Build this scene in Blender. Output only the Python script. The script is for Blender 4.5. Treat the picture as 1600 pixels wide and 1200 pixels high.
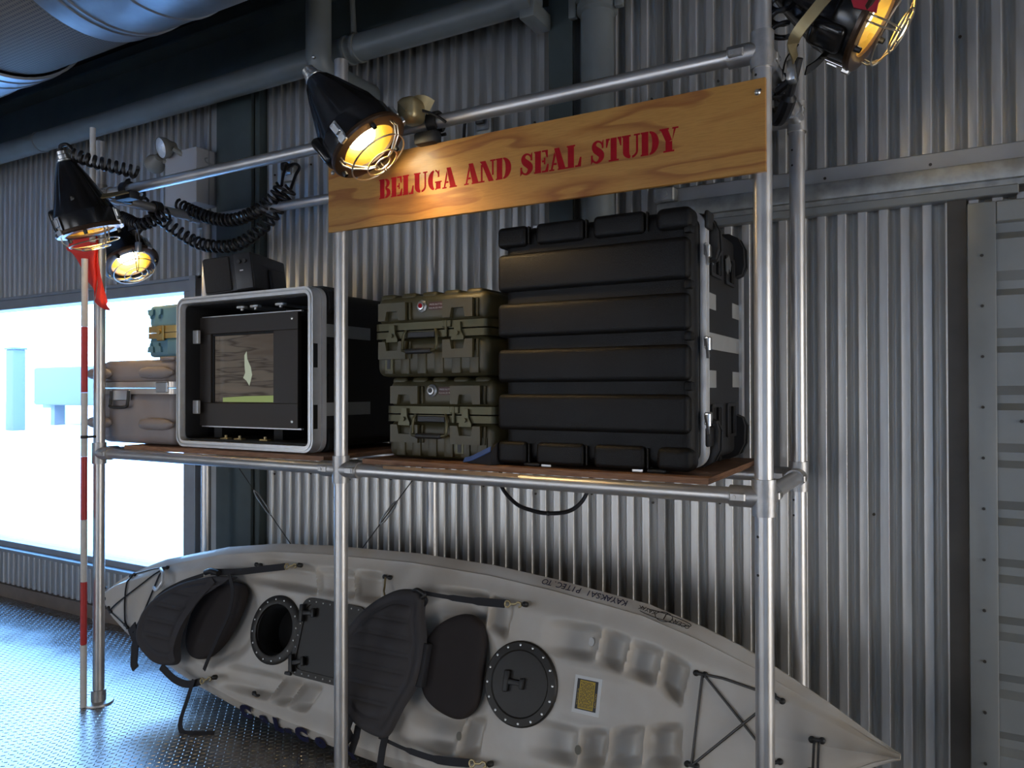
import bpy, bmesh, math, random
import numpy as np
from mathutils import Matrix, Vector

random.seed(7); rng = np.random.default_rng(7)
PI = math.pi
for o in list(bpy.data.objects): bpy.data.objects.remove(o)
SC = bpy.context.scene; COL = SC.collection
R = math.radians

# ------------------------------------------------------------------ camera
cd = bpy.data.cameras.new('camera'); cam = bpy.data.objects.new('camera', cd); COL.objects.link(cam)
cd.sensor_width = 36; cd.lens = 26.3; cd.clip_end = 400
_y, _p, _r = R(29.642), R(0.477), R(-0.093)
_d = Vector((-math.sin(_y)*math.cos(_p), math.cos(_y)*math.cos(_p), math.sin(_p)))
_rt = Vector((math.cos(_y), math.sin(_y), 0)); _up = _rt.cross(_d)
_rt2 = _rt*math.cos(_r) + _up*math.sin(_r); _up2 = _up*math.cos(_r) - _rt*math.sin(_r)
cam.matrix_world = Matrix(((_rt2.x, _up2.x, -_d.x, 0), (_rt2.y, _up2.y, -_d.y, 0), (_rt2.z, _up2.z, -_d.z, 1.7), (0, 0, 0, 1)))
SC.camera = cam

# ------------------------------------------------------------------ world, daylight, exposure
SC.view_settings.view_transform = 'Standard'; SC.view_settings.look = 'None'
SC.view_settings.gamma = 1; SC.view_settings.use_curve_mapping = False
SC.view_settings.exposure = 0.0
W = bpy.data.worlds.new('sky'); SC.world = W; W.use_nodes = True
nt = W.node_tree; nt.nodes.clear()
wo = nt.nodes.new('ShaderNodeOutputWorld'); bg = nt.nodes.new('ShaderNodeBackground')
tc = nt.nodes.new('ShaderNodeTexCoord'); sep = nt.nodes.new('ShaderNodeSeparateXYZ'); cr = nt.nodes.new('ShaderNodeValToRGB')
nt.links.new(tc.outputs['Generated'], sep.inputs[0]); nt.links.new(sep.outputs['Z'], cr.inputs[0])
cr.color_ramp.elements[0].position = 0.0; cr.color_ramp.elements[0].color = (0.40, 0.67, 1.0, 1)
cr.color_ramp.elements[1].position = 0.7; cr.color_ramp.elements[1].color = (0.15, 0.42, 1.0, 1)
nt.links.new(cr.outputs[0], bg.inputs[0]); bg.inputs[1].default_value = 15.0
nt.links.new(bg.outputs[0], wo.inputs[0])

def lamp_data(name, typ, energy, color, loc, **kw):
    ld = bpy.data.lights.new(name, typ); ld.energy = energy; ld.color = color
    lo = bpy.data.objects.new(name, ld); COL.objects.link(lo); lo.location = loc
    for k, v in kw.items(): setattr(ld, k, v)
    return lo
sun = lamp_data('sun', 'SUN', 6, (1, .93, .82), (0, 0, 20), angle=R(0.6))
sun.rotation_euler = (R(40), 0, R(15))
# portals that guide the sky light through the openings of the room (x0,x1,z0,z1 at y, facing into the room)
def portal(cx, cy, cz, sx, sz, rz):
    lo = lamp_data('sky_portal', 'AREA', 1, (1, 1, 1), (cx, cy, cz), shape='RECTANGLE', size=sx, size_y=sz)
    lo.rotation_euler = (R(90), 0, rz); lo.data.cycles.is_portal = True
FRONT_WIN = [(-8.6, -5.6), (-3.6, -1.2), (1.0, 4.6)]     # window openings in the wall behind the photographer
FW_Z = (0.1, 2.5); YF = -4.6
RIGHT_WIN = (-.4, 3.0); RW_Z = (0.1, 2.6); XR = 5.6
portal(-6.9, 3.48, 1.42, 4.8, 1.9, PI)
def window_light(cx, cy, cz, sx, sz, rz, energy):     # daylight entering by the openings behind and beside the photographer
    lo = lamp_data('window_daylight', 'AREA', energy, (1.0, .89, .74), (cx, cy, cz), shape='RECTANGLE', size=sx, size_y=sz)
    lo.rotation_euler = (R(90), 0, rz)
for (a, b), e in zip(FRONT_WIN, (76, 48, 13)): window_light((a+b)/2, YF+.02, sum(FW_Z)/2, b-a, FW_Z[1]-FW_Z[0], 0, e)
window_light(XR-.02, sum(RIGHT_WIN)/2, sum(RW_Z)/2, RIGHT_WIN[1]-RIGHT_WIN[0], RW_Z[1]-RW_Z[0], PI/2, 165)

# ------------------------------------------------------------------ mesh helpers
class MB:
    def __init__(s): s.v = []; s.f = []
    def add(s, V, F, M=None):
        n = len(s.v)
        for p in V:
            p = Vector(p); s.v.append(tuple(M @ p) if M is not None else tuple(p))
        s.f += [tuple(i+n for i in f) for f in F]; return s
    def box(s, x0, x1, y0, y1, z0, z1, M=None):
        return s.add([(x, y, z) for z in (z0, z1) for y in (y0, y1) for x in (x0, x1)],
                     [(0, 2, 3, 1), (4, 5, 7, 6), (0, 1, 5, 4), (2, 6, 7, 3), (0, 4, 6, 2), (1, 3, 7, 5)], M)
    def rbox(s, x0, x1, y0, y1, z0, z1, r=.005, seg=2, M=None):
        bm = bmesh.new(); bmesh.ops.create_cube(bm, size=1)
        sx, sy, sz = x1-x0, y1-y0, z1-z0
        for v in bm.verts: v.co = Vector(((x0+x1)/2+v.co.x*sx, (y0+y1)/2+v.co.y*sy, (z0+z1)/2+v.co.z*sz))
        bmesh.ops.bevel(bm, geom=bm.edges[:], offset=min(r, sx*.49, sy*.49, sz*.49), segments=seg, profile=.5, affect='EDGES')
        bm.verts.index_update()
        s.add([v.co.copy() for v in bm.verts], [[v.index for v in f.verts] for f in bm.faces], M); bm.free(); return s
    def lathe(s, prof, seg=24, M=None, a0=0, a1=2*PI):
        full = abs(a1-a0-2*PI) < 1e-6; n = seg if full else seg+1
        V = []; F = []
        for (r, z) in prof:
            for k in range(n):
                a = a0+(a1-a0)*k/seg; V.append((r*math.cos(a), r*math.sin(a), z))
        for i in range(len(prof)-1):
            for k in range(seg):
                k2 = (k+1) % n if full else k+1
                F.append((i*n+k, i*n+k2, (i+1)*n+k2, (i+1)*n+k))
        return s.add(V, F, M)
    def tube(s, path, r, seg=8, caps=True, closed=False, M=None, flat=None):
        P = [Vector(p) for p in path]; n = len(P); V = []; F = []; prev = None
        for i in range(n):
            if closed: t = P[(i+1) % n]-P[i-1]
            else: t = P[min(i+1, n-1)]-P[max(i-1, 0)]
            t.normalize()
            if prev is None:
                a = Vector((0, 0, 1)) if abs(t.z) < .9 else Vector((1, 0, 0)); u = t.cross(a).normalized()
            else:
                u = (prev - t*prev.dot(t)).normalized()
            prev = u; w = t.cross(u); rr = r[i] if isinstance(r, (list, tuple)) else r
            for k in range(seg):
                a = 2*PI*k/seg; V.append(P[i]+(u*math.cos(a)+w*math.sin(a))*rr)
        m = n if closed else n-1
        for i in range(m):
            j = (i+1) % n
            for k in range(seg): F.append((i*seg+k, i*seg+(k+1) % seg, j*seg+(k+1) % seg, j*seg+k))
        if caps and not closed:
            F.append(tuple(range(seg))[::-1]); F.append(tuple((n-1)*seg+k for k in range(seg)))
        return s.add(V, F, M)
    def prism(s, poly, z0, z1, M=None):
        n = len(poly)
        V = [(x, y, z0) for x, y in poly]+[(x, y, z1) for x, y in poly]
        F = [tuple(range(n))[::-1], tuple(range(n, 2*n))]+[(i, (i+1) % n, n+(i+1) % n, n+i) for i in range(n)]
        return s.add(V, F, M)
    def ring(s, outer, inner, z0, z1, M=None):
        n = len(outer)
        V = [(x, y, z0) for x, y in outer]+[(x, y, z1) for x, y in outer]+[(x, y, z0) for x, y in inner]+[(x, y, z1) for x, y in inner]
        F = []
        for i in range(n):
            j = (i+1) % n
            F += [(i, j, n+j, n+i), (2*n+i, 3*n+i, 3*n+j, 2*n+j), (i, 2*n+i, 2*n+j, j), (n+i, n+j, 3*n+j, 3*n+i)]
        return s.add(V, F, M)
    def ribbon(s, path, width, nrm, th=.003, M=None):
        P = [Vector(p) for p in path]; n = len(P); nrm = Vector(nrm); V = []; F = []
        for i in range(n):
            t = (P[min(i+1, n-1)]-P[max(i-1, 0)]).normalized(); b = t.cross(nrm).normalized(); c = b.cross(t)
            w = (width[i] if isinstance(width, (list, tuple)) else width)/2
            V += [P[i]+b*w+c*th/2, P[i]-b*w+c*th/2, P[i]-b*w-c*th/2, P[i]+b*w-c*th/2]
        for i in range(n-1):
            for k in range(4): F.append((i*4+k, i*4+(k+1) % 4, i*4+4+(k+1) % 4, i*4+4+k))
        F += [(3, 2, 1, 0), tuple(n*4-4+k for k in range(4))]
        return s.add(V, F, M)
    def sphere(s, c, r, seg=12, M=None):
        prof = [(r*math.sin(PI*i/seg)+1e-6, -r*math.cos(PI*i/seg)) for i in range(seg+1)]
        T = Matrix.Translation(Vector(c)); return s.lathe(prof, seg*2, (M @ T) if M is not None else T)
    def cyl(s, p0, p1, r, seg=16, M=None): return s.tube([p0, p1], r, seg, True, False, M)

def roundrect(x0, x1, y0, y1, r, n=5):
    P = []
    for cx, cy, a in ((x1-r, y0+r, -90), (x1-r, y1-r, 0), (x0+r, y1-r, 90), (x0+r, y0+r, 180)):
        for k in range(n+1): t = R(a+90*k/n); P.append((cx+r*math.cos(t), cy+r*math.sin(t)))
    return P
def smooth_path(P, k=6, closed=False):
    P = [Vector(p) for p in P]; n = len(P); out = []
    g = (lambda i: P[i % n]) if closed else (lambda i: P[max(0, min(n-1, i))])
    for i in range(n if closed else n-1):
        a, b, c, d = g(i-1), g(i), g(i+1), g(i+2)
        for j in range(k):
            t = j/k
            out.append(.5*((2*b)+(c-a)*t+(2*a-5*b+4*c-d)*t*t+(3*b-a-3*c+d)*t**3))
    if not closed: out.append(P[-1].copy())
    return out
MX = {}
def obj(name, mb, mat, parent=None, label=None, kind=None, smooth=32, world=True):
    """one mesh object; coordinates are world coordinates unless world=False (then local to the parent)"""
    me = bpy.data.meshes.new(name)
    V = mb.v
    if parent is not None and world:
        Mi = MX[parent.name].inverted(); V = [tuple(Mi @ Vector(p)) for p in V]
    me.from_pydata(V, [], mb.f); me.update()
    if smooth:
        me.polygons.foreach_set('use_smooth', [True]*len(me.polygons)); me.set_sharp_from_angle(angle=R(smooth))
    me.materials.append(mat)
    o = bpy.data.objects.new(name, me); COL.objects.link(o)
    if parent is not None: o.parent = parent; MX[o.name] = MX[parent.name]
    else: MX[o.name] = Matrix.Identity(4)
    if label: o['label'] = label
    if kind: o['kind'] = kind
    return o
def tag(o, label, cat, group=None):
    o['label'] = label; o['category'] = cat
    if group: o['group'] = group
    return o
def thing(name, label, cat, M, group=None):
    o = bpy.data.objects.new(name, None); COL.objects.link(o); o.empty_display_size = .05
    if not isinstance(M, Matrix): M = Matrix.Translation(Vector(M))
    o.matrix_world = M; MX[o.name] = M.copy()
    return tag(o, label, cat, group)
def struct_root(name, loc):
    o = bpy.data.objects.new(name, None); COL.objects.link(o); o.empty_display_size = .05
    o.location = loc; MX[o.name] = Matrix.Translation(Vector(loc)); o['kind'] = 'structure'; return o
def struct(name, mb, mat, parent=None, **k): return obj(name, mb, mat, parent, kind=None if parent else 'structure', **k)
def text_mb(s, size, M, depth=.0006, align='LEFT', shear=0, bold=0):
    c = bpy.data.curves.new('t', 'FONT'); c.body = s; c.size = size; c.extrude = depth/2; c.align_x = align; c.shear = shear; c.offset = bold
    c.resolution_u = 3
    o = bpy.data.objects.new('t', c); COL.objects.link(o)
    dg = bpy.context.evaluated_depsgraph_get(); me = o.evaluated_get(dg).to_mesh()
    mb = MB(); mb.add([v.co.copy() for v in me.vertices], [tuple(p.vertices) for p in me.polygons], M)
    o.evaluated_get(dg).to_mesh_clear(); bpy.data.objects.remove(o); bpy.data.curves.remove(c); return mb
def join(*mbs):
    m = MB()
    for b in mbs: m.add(b.v, b.f)
    return m
def basis(o, x, y, z): # matrix from three axis vectors and origin
    x, y, z, o = map(Vector, (x, y, z, o))
    return Matrix(((x.x, y.x, z.x, o.x), (x.y, y.y, z.y, o.y), (x.z, y.z, z.z, o.z), (0, 0, 0, 1)))
def XZ(o): return basis(o, (1, 0, 0), (0, 0, 1), (0, -1, 0))     # local x -> X, y -> Z, z -> towards the room
def YZ(o): return basis(o, (0, 1, 0), (0, 0, 1), (1, 0, 0))      # local x -> Y, y -> Z, z -> +X

# ------------------------------------------------------------------ materials
def mat(name, col, rough=.5, metal=0.0, var=0.0, vscale=8, bump=0.0, bscale=40, stretch=(1, 1, 1), col2=None, rvar=0.0, coat=0.0, spec=.5, emit=None, es=0):
    m = bpy.data.materials.new(name); m.use_nodes = True; t = m.node_tree; b = t.nodes['Principled BSDF']
    b.inputs['Base Color'].default_value = (*col, 1); b.inputs['Roughness'].default_value = rough; b.inputs['Metallic'].default_value = metal
    b.inputs['Coat Weight'].default_value = coat; b.inputs['Specular IOR Level'].default_value = spec
    if emit: b.inputs['Emission Color'].default_value = (*emit, 1); b.inputs['Emission Strength'].default_value = es
    if var or bump or rvar or col2:
        tcn = t.nodes.new('ShaderNodeTexCoord'); mp = t.nodes.new('ShaderNodeMapping'); mp.inputs['Scale'].default_value = stretch
        t.links.new(tcn.outputs['Object'], mp.inputs[0])
        nz = t.nodes.new('ShaderNodeTexNoise'); nz.inputs['Scale'].default_value = vscale; nz.inputs['Detail'].default_value = 5
        t.links.new(mp.outputs[0], nz.inputs[0])
        if var or col2:
            r = t.nodes.new('ShaderNodeValToRGB'); r.color_ramp.elements[0].position = .35; r.color_ramp.elements[1].position = .65
            c2 = col2 or tuple(max(0, c*(1-var)) for c in col)
            r.color_ramp.elements[0].color = (*c2, 1); r.color_ramp.elements[1].color = (*col, 1)
            t.links.new(nz.outputs[0], r.inputs[0]); t.links.new(r.outputs[0], b.inputs['Base Color'])
        if rvar:
            mr = t.nodes.new('ShaderNodeMapRange'); mr.inputs[1].default_value = .3; mr.inputs[2].default_value = .7
            mr.inputs[3].default_value = rough-rvar; mr.inputs[4].default_value = rough+rvar
            t.links.new(nz.outputs[0], mr.inputs[0]); t.links.new(mr.outputs[0], b.inputs['Roughness'])
        if bump:
            n2 = t.nodes.new('ShaderNodeTexNoise'); n2.inputs['Scale'].default_value = bscale; n2.inputs['Detail'].default_value = 3
            t.links.new(mp.outputs[0], n2.inputs[0]); bp = t.nodes.new('ShaderNodeBump'); bp.inputs['Strength'].default_value = bump
            bp.inputs['Distance'].default_value = .004; t.links.new(n2.outputs[0], bp.inputs['Height']); t.links.new(bp.outputs[0], b.inputs['Normal'])
    return m
M = {}
M['galv'] = mat('corrugated_galvanised', (.58, .575, .56), .38, .72, var=.14, vscale=7, stretch=(5, 5, .6), rvar=.04)
M['flash'] = mat('flashing_sheet', (.42, .42, .41), .5, .6, var=.12, vscale=9, rvar=.06)
M['track'] = mat('galvanised_track', (.40, .41, .40), .48, .7, var=.3, vscale=22, rvar=.08)
M['doorm'] = mat('door_sheet', (.27, .28, .275), .5, .45, var=.12, vscale=6, rvar=.06)
M['alu'] = mat('aluminium_pipe', (.60, .585, .57), .38, .82, var=.10, vscale=10, rvar=.04)
M['alum'] = mat('aluminium_trim', (.78, .78, .78), .42, .5, var=.1, vscale=20)
M['fitting'] = mat('cast_fitting', (.50, .49, .48), .45, .85, var=.2, vscale=30, bump=.15, bscale=120)
M['floor'] = mat('checker_plate', (.34, .33, .32), .30, .85, var=.35, vscale=3, rvar=.09)
M['lug'] = mat('checker_lug', (.40, .39, .38), .26, .9)
M['dgreen'] = mat('green_grey_paint', (.055, .072, .070), .5, .0, var=.2, vscale=6)
M['pipegrey'] = mat('grey_pipe_paint', (.16, .175, .17), .42, .0, var=.12, vscale=8)
M['ceil'] = mat('ceiling_deck', (.03, .035, .035), .8)
M['duct'] = mat('spiral_duct', (.36, .39, .42), .42, .8, var=.2, vscale=8)
def perforated():
    m = mat('perforated_duct', (.24, .22, .20), .7, .2); t = m.node_tree; b = t.nodes['Principled BSDF']; c = t.nodes.new('ShaderNodeTexCoord')
    w1 = t.nodes.new('ShaderNodeTexWave'); w1.bands_direction = 'X'; w1.inputs['Scale'].default_value = 20; w2 = t.nodes.new('ShaderNodeTexWave'); w2.bands_direction = 'Y'; w2.inputs['Scale'].default_value = 20
    for w in (w1, w2): t.links.new(c.outputs['Object'], w.inputs[0])
    mu = t.nodes.new('ShaderNodeMath'); mu.operation = 'MULTIPLY'; t.links.new(w1.outputs['Fac'], mu.inputs[0]); t.links.new(w2.outputs['Fac'], mu.inputs[1])
    r = t.nodes.new('ShaderNodeValToRGB'); r.color_ramp.elements[0].position = .15; r.color_ramp.elements[0].color = (.17, .14, .105, 1); r.color_ramp.elements[1].position = .5; r.color_ramp.elements[1].color = (.07, .065, .06, 1)
    t.links.new(mu.outputs[0], r.inputs[0]); t.links.new(r.outputs[0], b.inputs['Base Color']); return m
M['ductfab'] = perforated()
M['wframe'] = mat('window_frame_metal', (.33, .34, .35), .45, .5, var=.1)
M['base'] = mat('base_channel', (.20, .16, .13), .6, .2, var=.2)
M['gapshade'] = mat('gap_shade', (.10, .088, .075), .5, .3, var=.2)  # dark colour standing for the shade in the gap beside the door
M['plain'] = mat('plain_wall', (.26, .22, .18), .8)
M['skyblock'] = mat('sky_blocker', (.42, .36, .30), .9)  # tone of the added walls that block the sky
M['black'] = mat('black_case_plastic', (.0075, .007, .0068), .45, 0, bump=.35, bscale=420, rvar=.05, spec=.25)
M['blackbody'] = mat('black_case_body', (.012, .0115, .011), .5, 0, bump=.25, bscale=420)
M['rubber'] = mat('black_rubber', (.012, .012, .013), .5)
M['inner'] = mat('case_lining', (.006, .006, .007), .7)
M['bezel'] = mat('monitor_bezel', (.040, .031, .024), .55, bump=.1, bscale=300)
M['tape'] = mat('silver_tape', (.42, .42, .40), .5, .4, var=.1)
M['olive'] = mat('olive_plastic', (.072, .062, .028), .45, 0, var=.2, vscale=6, bump=.12, bscale=260)
M['olivem'] = mat('olive_metal', (.075, .070, .036), .4, .5)
M['tan'] = mat('mauve_grey_plastic', (.30, .255, .24), .5, 0, var=.1, bump=.2, bscale=260)
M['tanm'] = mat('warm_aluminium', (.55, .49, .43), .35, .85)
M['blue'] = mat('teal_blue_plastic', (.12, .26, .34), .45, 0, var=.15, bump=.12, bscale=260)
M['gold'] = mat('brass_band', (.62, .45, .18), .3, .9)
M['ply'] = mat('plywood_edge', (.33, .17, .09), .7, 0, col2=(.17, .08, .045), vscale=14, stretch=(1, 1, 26))
M['plytop'] = mat('plywood_face', (.42, .24, .11), .6, 0, var=.3, vscale=6, stretch=(1, 8, 1))
M['red'] = mat('stencil_red', (.34, .006, .014), .75, var=.15, vscale=40, spec=.15)
M['polewhite'] = mat('pole_white', (.62, .60, .57), .45, var=.12, vscale=30)
M['polered'] = mat('pole_red', (.48, .03, .03), .42, var=.15, vscale=30)
M['flag'] = mat('flag_red', (.75, .035, .02), .7)
M['lampblk'] = mat('lamp_black_enamel', (.010, .010, .011), .2, 0, var=.2, rvar=.06)
M['bronze'] = mat('lamp_bezel_brown', (.055, .03, .016), .3, .4)
M['reflector'] = mat('lamp_reflector', (.60, .40, .07), .3, .85)
M['wire'] = mat('guard_wire', (.62, .57, .48), .28, .95)
M['steel'] = mat('bright_steel', (.60, .61, .62), .3, .95, var=.1)
M['brasst'] = mat('yellow_zinc', (.40, .32, .17), .42, .7, var=.2)
M['bulb'] = mat('lamp_bulb', (1, .9, .7), .3, emit=(1, .86, .56), es=20)
M['cord'] = mat('coil_cord_rubber', (.012, .012, .014), .4)
M['white'] = mat('light_box_enamel', (.42, .42, .43), .5)
M['headgrey'] = mat('light_head_plastic', (.20, .19, .16), .5)
M['lens'] = mat('light_lens', (.70, .76, .82), .2, .25, bump=.8, bscale=90)
M['kayak'] = mat('kayak_polyethylene', (.56, .53, .485), .42, 0, col2=(.47, .42, .355), vscale=3.2, bump=.05, bscale=200)
M['hatchblk'] = mat('hatch_plastic', (.012, .010, .008), .5, bump=.1, bscale=300)
M['holeshade'] = mat('hatch_hole_shade', (.002, .002, .002), .9)  # near-black colour holds the shade inside the open hatch
M['foam'] = mat('seat_foam', (.042, .039, .042), .85, bump=.3, bscale=500)
M['neo'] = mat('seat_pad_neoprene', (.020, .014, .013), .8, bump=.3, bscale=600)
M['web'] = mat('nylon_webbing', (.012, .012, .016), .75)
M['navy'] = mat('navy_print', (.010, .012, .05), .5)
M['ink'] = mat('black_print', (.01, .01, .012), .5)
M['yellow'] = mat('warning_yellow', (.50, .33, .012), .5)
M['stickw'] = mat('clear_sticker', (.66, .66, .65), .35)
M['labelw'] = mat('label_white', (.55, .52, .50), .5)
M['labelr'] = mat('label_dark_red', (.06, .008, .006), .5)
M['cloth'] = mat('dark_cloth', (.022, .022, .026), .85)
M['clothb'] = mat('blue_cloth_edge', (.05, .10, .28), .8)
M['spk'] = mat('speaker_plastic', (.026, .026, .028), .42)
M['grille'] = mat('speaker_grille', (.034, .031, .029), .8, bump=.6, bscale=700)
M['snow'] = mat('snow', (.80, .82, .85), .9)
M['shed'] = mat('shed_paint', (.13, .15, .17), .7)
M['redplate'] = mat('lamp_rating_plate', (.42, .02, .04), .45)
M['screwm'] = mat('dark_screw', (.05, .045, .04), .5, .6)

def glass(name, tint=(.95, .97, .97), refl=.06):
    m = bpy.data.materials.new(name); m.use_nodes = True; t = m.node_tree; t.nodes.clear()
    o = t.nodes.new('ShaderNodeOutputMaterial'); mx = t.nodes.new('ShaderNodeMixShader'); tr = t.nodes.new('ShaderNodeBsdfTransparent')
    gl = t.nodes.new('ShaderNodeBsdfGlossy'); lw = t.nodes.new('ShaderNodeLayerWeight'); pw = t.nodes.new('ShaderNodeMath'); pw.operation = 'POWER'; pw.inputs[1].default_value = 5
    ma = t.nodes.new('ShaderNodeMath'); ma.operation = 'MULTIPLY_ADD'; ma.inputs[1].default_value = .7; ma.inputs[2].default_value = refl
    tr.inputs[0].default_value = (*tint, 1); gl.inputs['Roughness'].default_value = .02
    t.links.new(lw.outputs['Facing'], pw.inputs[0]); t.links.new(pw.outputs[0], ma.inputs[0])
    t.links.new(ma.outputs[0], mx.inputs[0]); t.links.new(tr.outputs[0], mx.inputs[1]); t.links.new(gl.outputs[0], mx.inputs[2]); t.links.new(mx.outputs[0], o.inputs[0])
    return m
M['glass'] = glass('window_glass')

def plywood_mat():
    m = bpy.data.materials.new('sign_plywood'); m.use_nodes = True; t = m.node_tree; b = t.nodes['Principled BSDF']
    c = t.nodes.new('ShaderNodeTexCoord'); mp = t.nodes.new('ShaderNodeMapping'); mp.inputs['Scale'].default_value = (.75, 1, 5.0); mp.inputs['Location'].default_value = (.3, 0, 1.7)
    t.links.new(c.outputs['Object'], mp.inputs[0])
    n1 = t.nodes.new('ShaderNodeTexNoise'); n1.inputs['Scale'].default_value = 1.35; n1.inputs['Detail'].default_value = 2.5; n1.inputs['Roughness'].default_value = .45
    t.links.new(mp.outputs[0], n1.inputs[0])
    mu = t.nodes.new('ShaderNodeMath'); mu.operation = 'MULTIPLY'; mu.inputs[1].default_value = 6; t.links.new(n1.outputs[0], mu.inputs[0])
    fr = t.nodes.new('ShaderNodeMath'); fr.operation = 'FRACT'; t.links.new(mu.outputs[0], fr.inputs[0])
    r = t.nodes.new('ShaderNodeValToRGB'); e = r.color_ramp.elements
    e[0].position = 0; e[0].color = (.47, .225, .048, 1); e[1].position = 1; e[1].color = (.50, .245, .054, 1)
    for p, cc in ((.45, (.50, .245, .055, 1)), (.74, (.41, .175, .036, 1)), (.88, (.31, .115, .024, 1)), (.93, (.33, .125, .026, 1))):
        q = e.new(p); q.color = cc
    t.links.new(fr.outputs[0], r.inputs[0])
    n2 = t.nodes.new('ShaderNodeTexNoise'); n2.inputs['Scale'].default_value = 60; mp2 = t.nodes.new('ShaderNodeMapping'); mp2.inputs['Scale'].default_value = (.35, 1, 5)
    t.links.new(c.outputs['Object'], mp2.inputs[0]); t.links.new(mp2.outputs[0], n2.inputs[0])
    mx = t.nodes.new('ShaderNodeMix'); mx.data_type = 'RGBA'; mx.blend_type = 'MULTIPLY'; mx.inputs[0].default_value = .35
    r2 = t.nodes.new('ShaderNodeValToRGB'); r2.color_ramp.elements[0].position = .3; r2.color_ramp.elements[0].color = (.6, .55, .5, 1); r2.color_ramp.elements[1].position = .6
    t.links.new(n2.outputs[0], r2.inputs[0]); t.links.new(r.outputs[0], mx.inputs[6]); t.links.new(r2.outputs[0], mx.inputs[7])
    t.links.new(mx.outputs[2], b.inputs['Base Color']); b.inputs['Roughness'].default_value = .4; b.inputs['Coat Weight'].default_value = .3; b.inputs['Coat Roughness'].default_value = .22
    return m
M['sign'] = plywood_mat()

def screen_mat():  # emissive brown bands with thin darker lines
    m = bpy.data.materials.new('screen_pattern'); m.use_nodes = True; t = m.node_tree; b = t.nodes['Principled BSDF']
    c = t.nodes.new('ShaderNodeTexCoord'); mp = t.nodes.new('ShaderNodeMapping'); mp.inputs['Scale'].default_value = (.7, 1, 9)
    t.links.new(c.outputs['Object'], mp.inputs[0])
    n = t.nodes.new('ShaderNodeTexNoise'); n.inputs['Scale'].default_value = 1.8; n.inputs['Detail'].default_value = 3; t.links.new(mp.outputs[0], n.inputs[0])
    r = t.nodes.new('ShaderNodeValToRGB'); e = r.color_ramp.elements; e[0].position = .34; e[0].color = (.10, .078, .060, 1); e[1].position = .66; e[1].color = (.17, .138, .11, 1)
    for p, cc in ((.47, (.125, .105, .09, 1)), (.50, (.055, .045, .038, 1)), (.53, (.14, .12, .10, 1))): q = e.new(p); q.color = cc
    t.links.new(n.outputs[0], r.inputs[0]); t.links.new(r.outputs[0], b.inputs['Emission Color']); b.inputs['Emission Strength'].default_value = .55
    b.inputs['Base Color'].default_value = (.01, .01, .01, 1); b.inputs['Roughness'].default_value = .12
    return m
M['screen'] = screen_mat()
M['scr_green'] = mat('screen_green', (.01, .01, .01), .2, emit=(.22, .28, .10), es=.9)
M['scr_pale'] = mat('screen_pale', (.01, .01, .01), .2, emit=(.42, .47, .36), es=.75)

# ================================================================== SETTING
YW = 3.370
# floor plate and its raised treads
struct('floor', MB().box(-11, XR+.3, YF-.3, 3.6, -.25, 0), M['floor'])
def treads():
    s = .0265; xs = np.arange(-7.4, .6, s); ys = np.arange(1.1, 3.30, s)
    Lg, Wd, Hh = .0125, .0036, .0017
    shape = np.array([(-Lg, 0, 0), (-Lg*.45, -Wd, 0), (Lg*.45, -Wd, 0), (Lg, 0, 0), (Lg*.45, Wd, 0), (-Lg*.45, Wd, 0), (-Lg*.5, 0, Hh), (Lg*.5, 0, Hh)])
    faces = np.array([(0, 1, 6, 6), (1, 2, 7, 6), (2, 3, 7, 7), (3, 4, 7, 7), (4, 5, 6, 7), (5, 0, 6, 6)])
    V = []; F = []; k = 0
    for j, y in enumerate(ys):
        for i, x in enumerate(xs):
            a = R(45) if (i+j) % 2 else R(-45); c, sn = math.cos(a), math.sin(a)
            P = shape.copy(); X = P[:, 0]*c-P[:, 1]*sn+x; Y = P[:, 0]*sn+P[:, 1]*c+y
            V.append(np.stack([X, Y, P[:, 2]], 1)); F.append(k); k += 8
    V = np.concatenate(V); fl = []
    for b in F:
        fl += [(b, b+1, b+6), (b+1, b+2, b+7, b+6), (b+2, b+3, b+7), (b+3, b+4, b+7), (b+4, b+5, b+6, b+7), (b+5, b, b+6)]
    m = MB(); m.v = V.tolist(); m.f = fl; return m
obj('raised_treads', treads(), M['lug'], bpy.data.objects['floor'], kind='stuff', smooth=0)

# corrugated back wall: a backing slab with openings, sheets of corrugated metal on its room side
wall = struct('wall_back', join(MB().box(-11, -4.10, 3.41, 3.52, 2.46, 4.3), MB().box(-11, -4.10, 3.41, 3.52, 0, .40), MB().box(-4.10, 6, 3.41, 3.52, 0, 4.3), MB().box(-4.36, -4.09, 3.41, 3.52, .39, 2.47)), M['plain'], smooth=0)
PITCH = .0767
def sheet(x0, x1, z0, z1, yoff=0):
    h = .022; V = []; F = []
    k0 = math.floor((x0+.416)/PITCH)
    xs = []
    half = [(.0135, -.0424), (.0158, -.0418), (.0176, -.0390), (.0210, -.0300), (.0250, -.0190), (.0290, -.0095), (.0335, -.0025)]
    offs = [(-.0383, 0)]+[(-x, y) for x, y in half[::-1]]+[(0, -.0412)]+half
    for k in range(k0-1, int((x1+.416)/PITCH)+2):
        for dx, dy in offs:
            x = -.416+k*PITCH+dx
            if x0-1e-4 <= x <= x1+1e-4: xs.append((x, dy))
    m = MB()
    for x, dy in xs: m.v += [(x, YW+dy+yoff, z0), (x, YW+dy+yoff, z1)]
    m.f = [(2*i, 2*i+2, 2*i+3, 2*i+1) for i in range(len(xs)-1)]
    return m
def run(x0, x1, z0, z1, n=12):
    x = x0; i = 0
    while x < x1-.02:
        e = min(x+n*PITCH, x1)
        obj('corrugated_sheet', sheet(x-.02, e+.035, z0, z1, -.0012*(i % 2)), M['galv'], wall, smooth=50)
        x = e; i += 1
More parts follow.
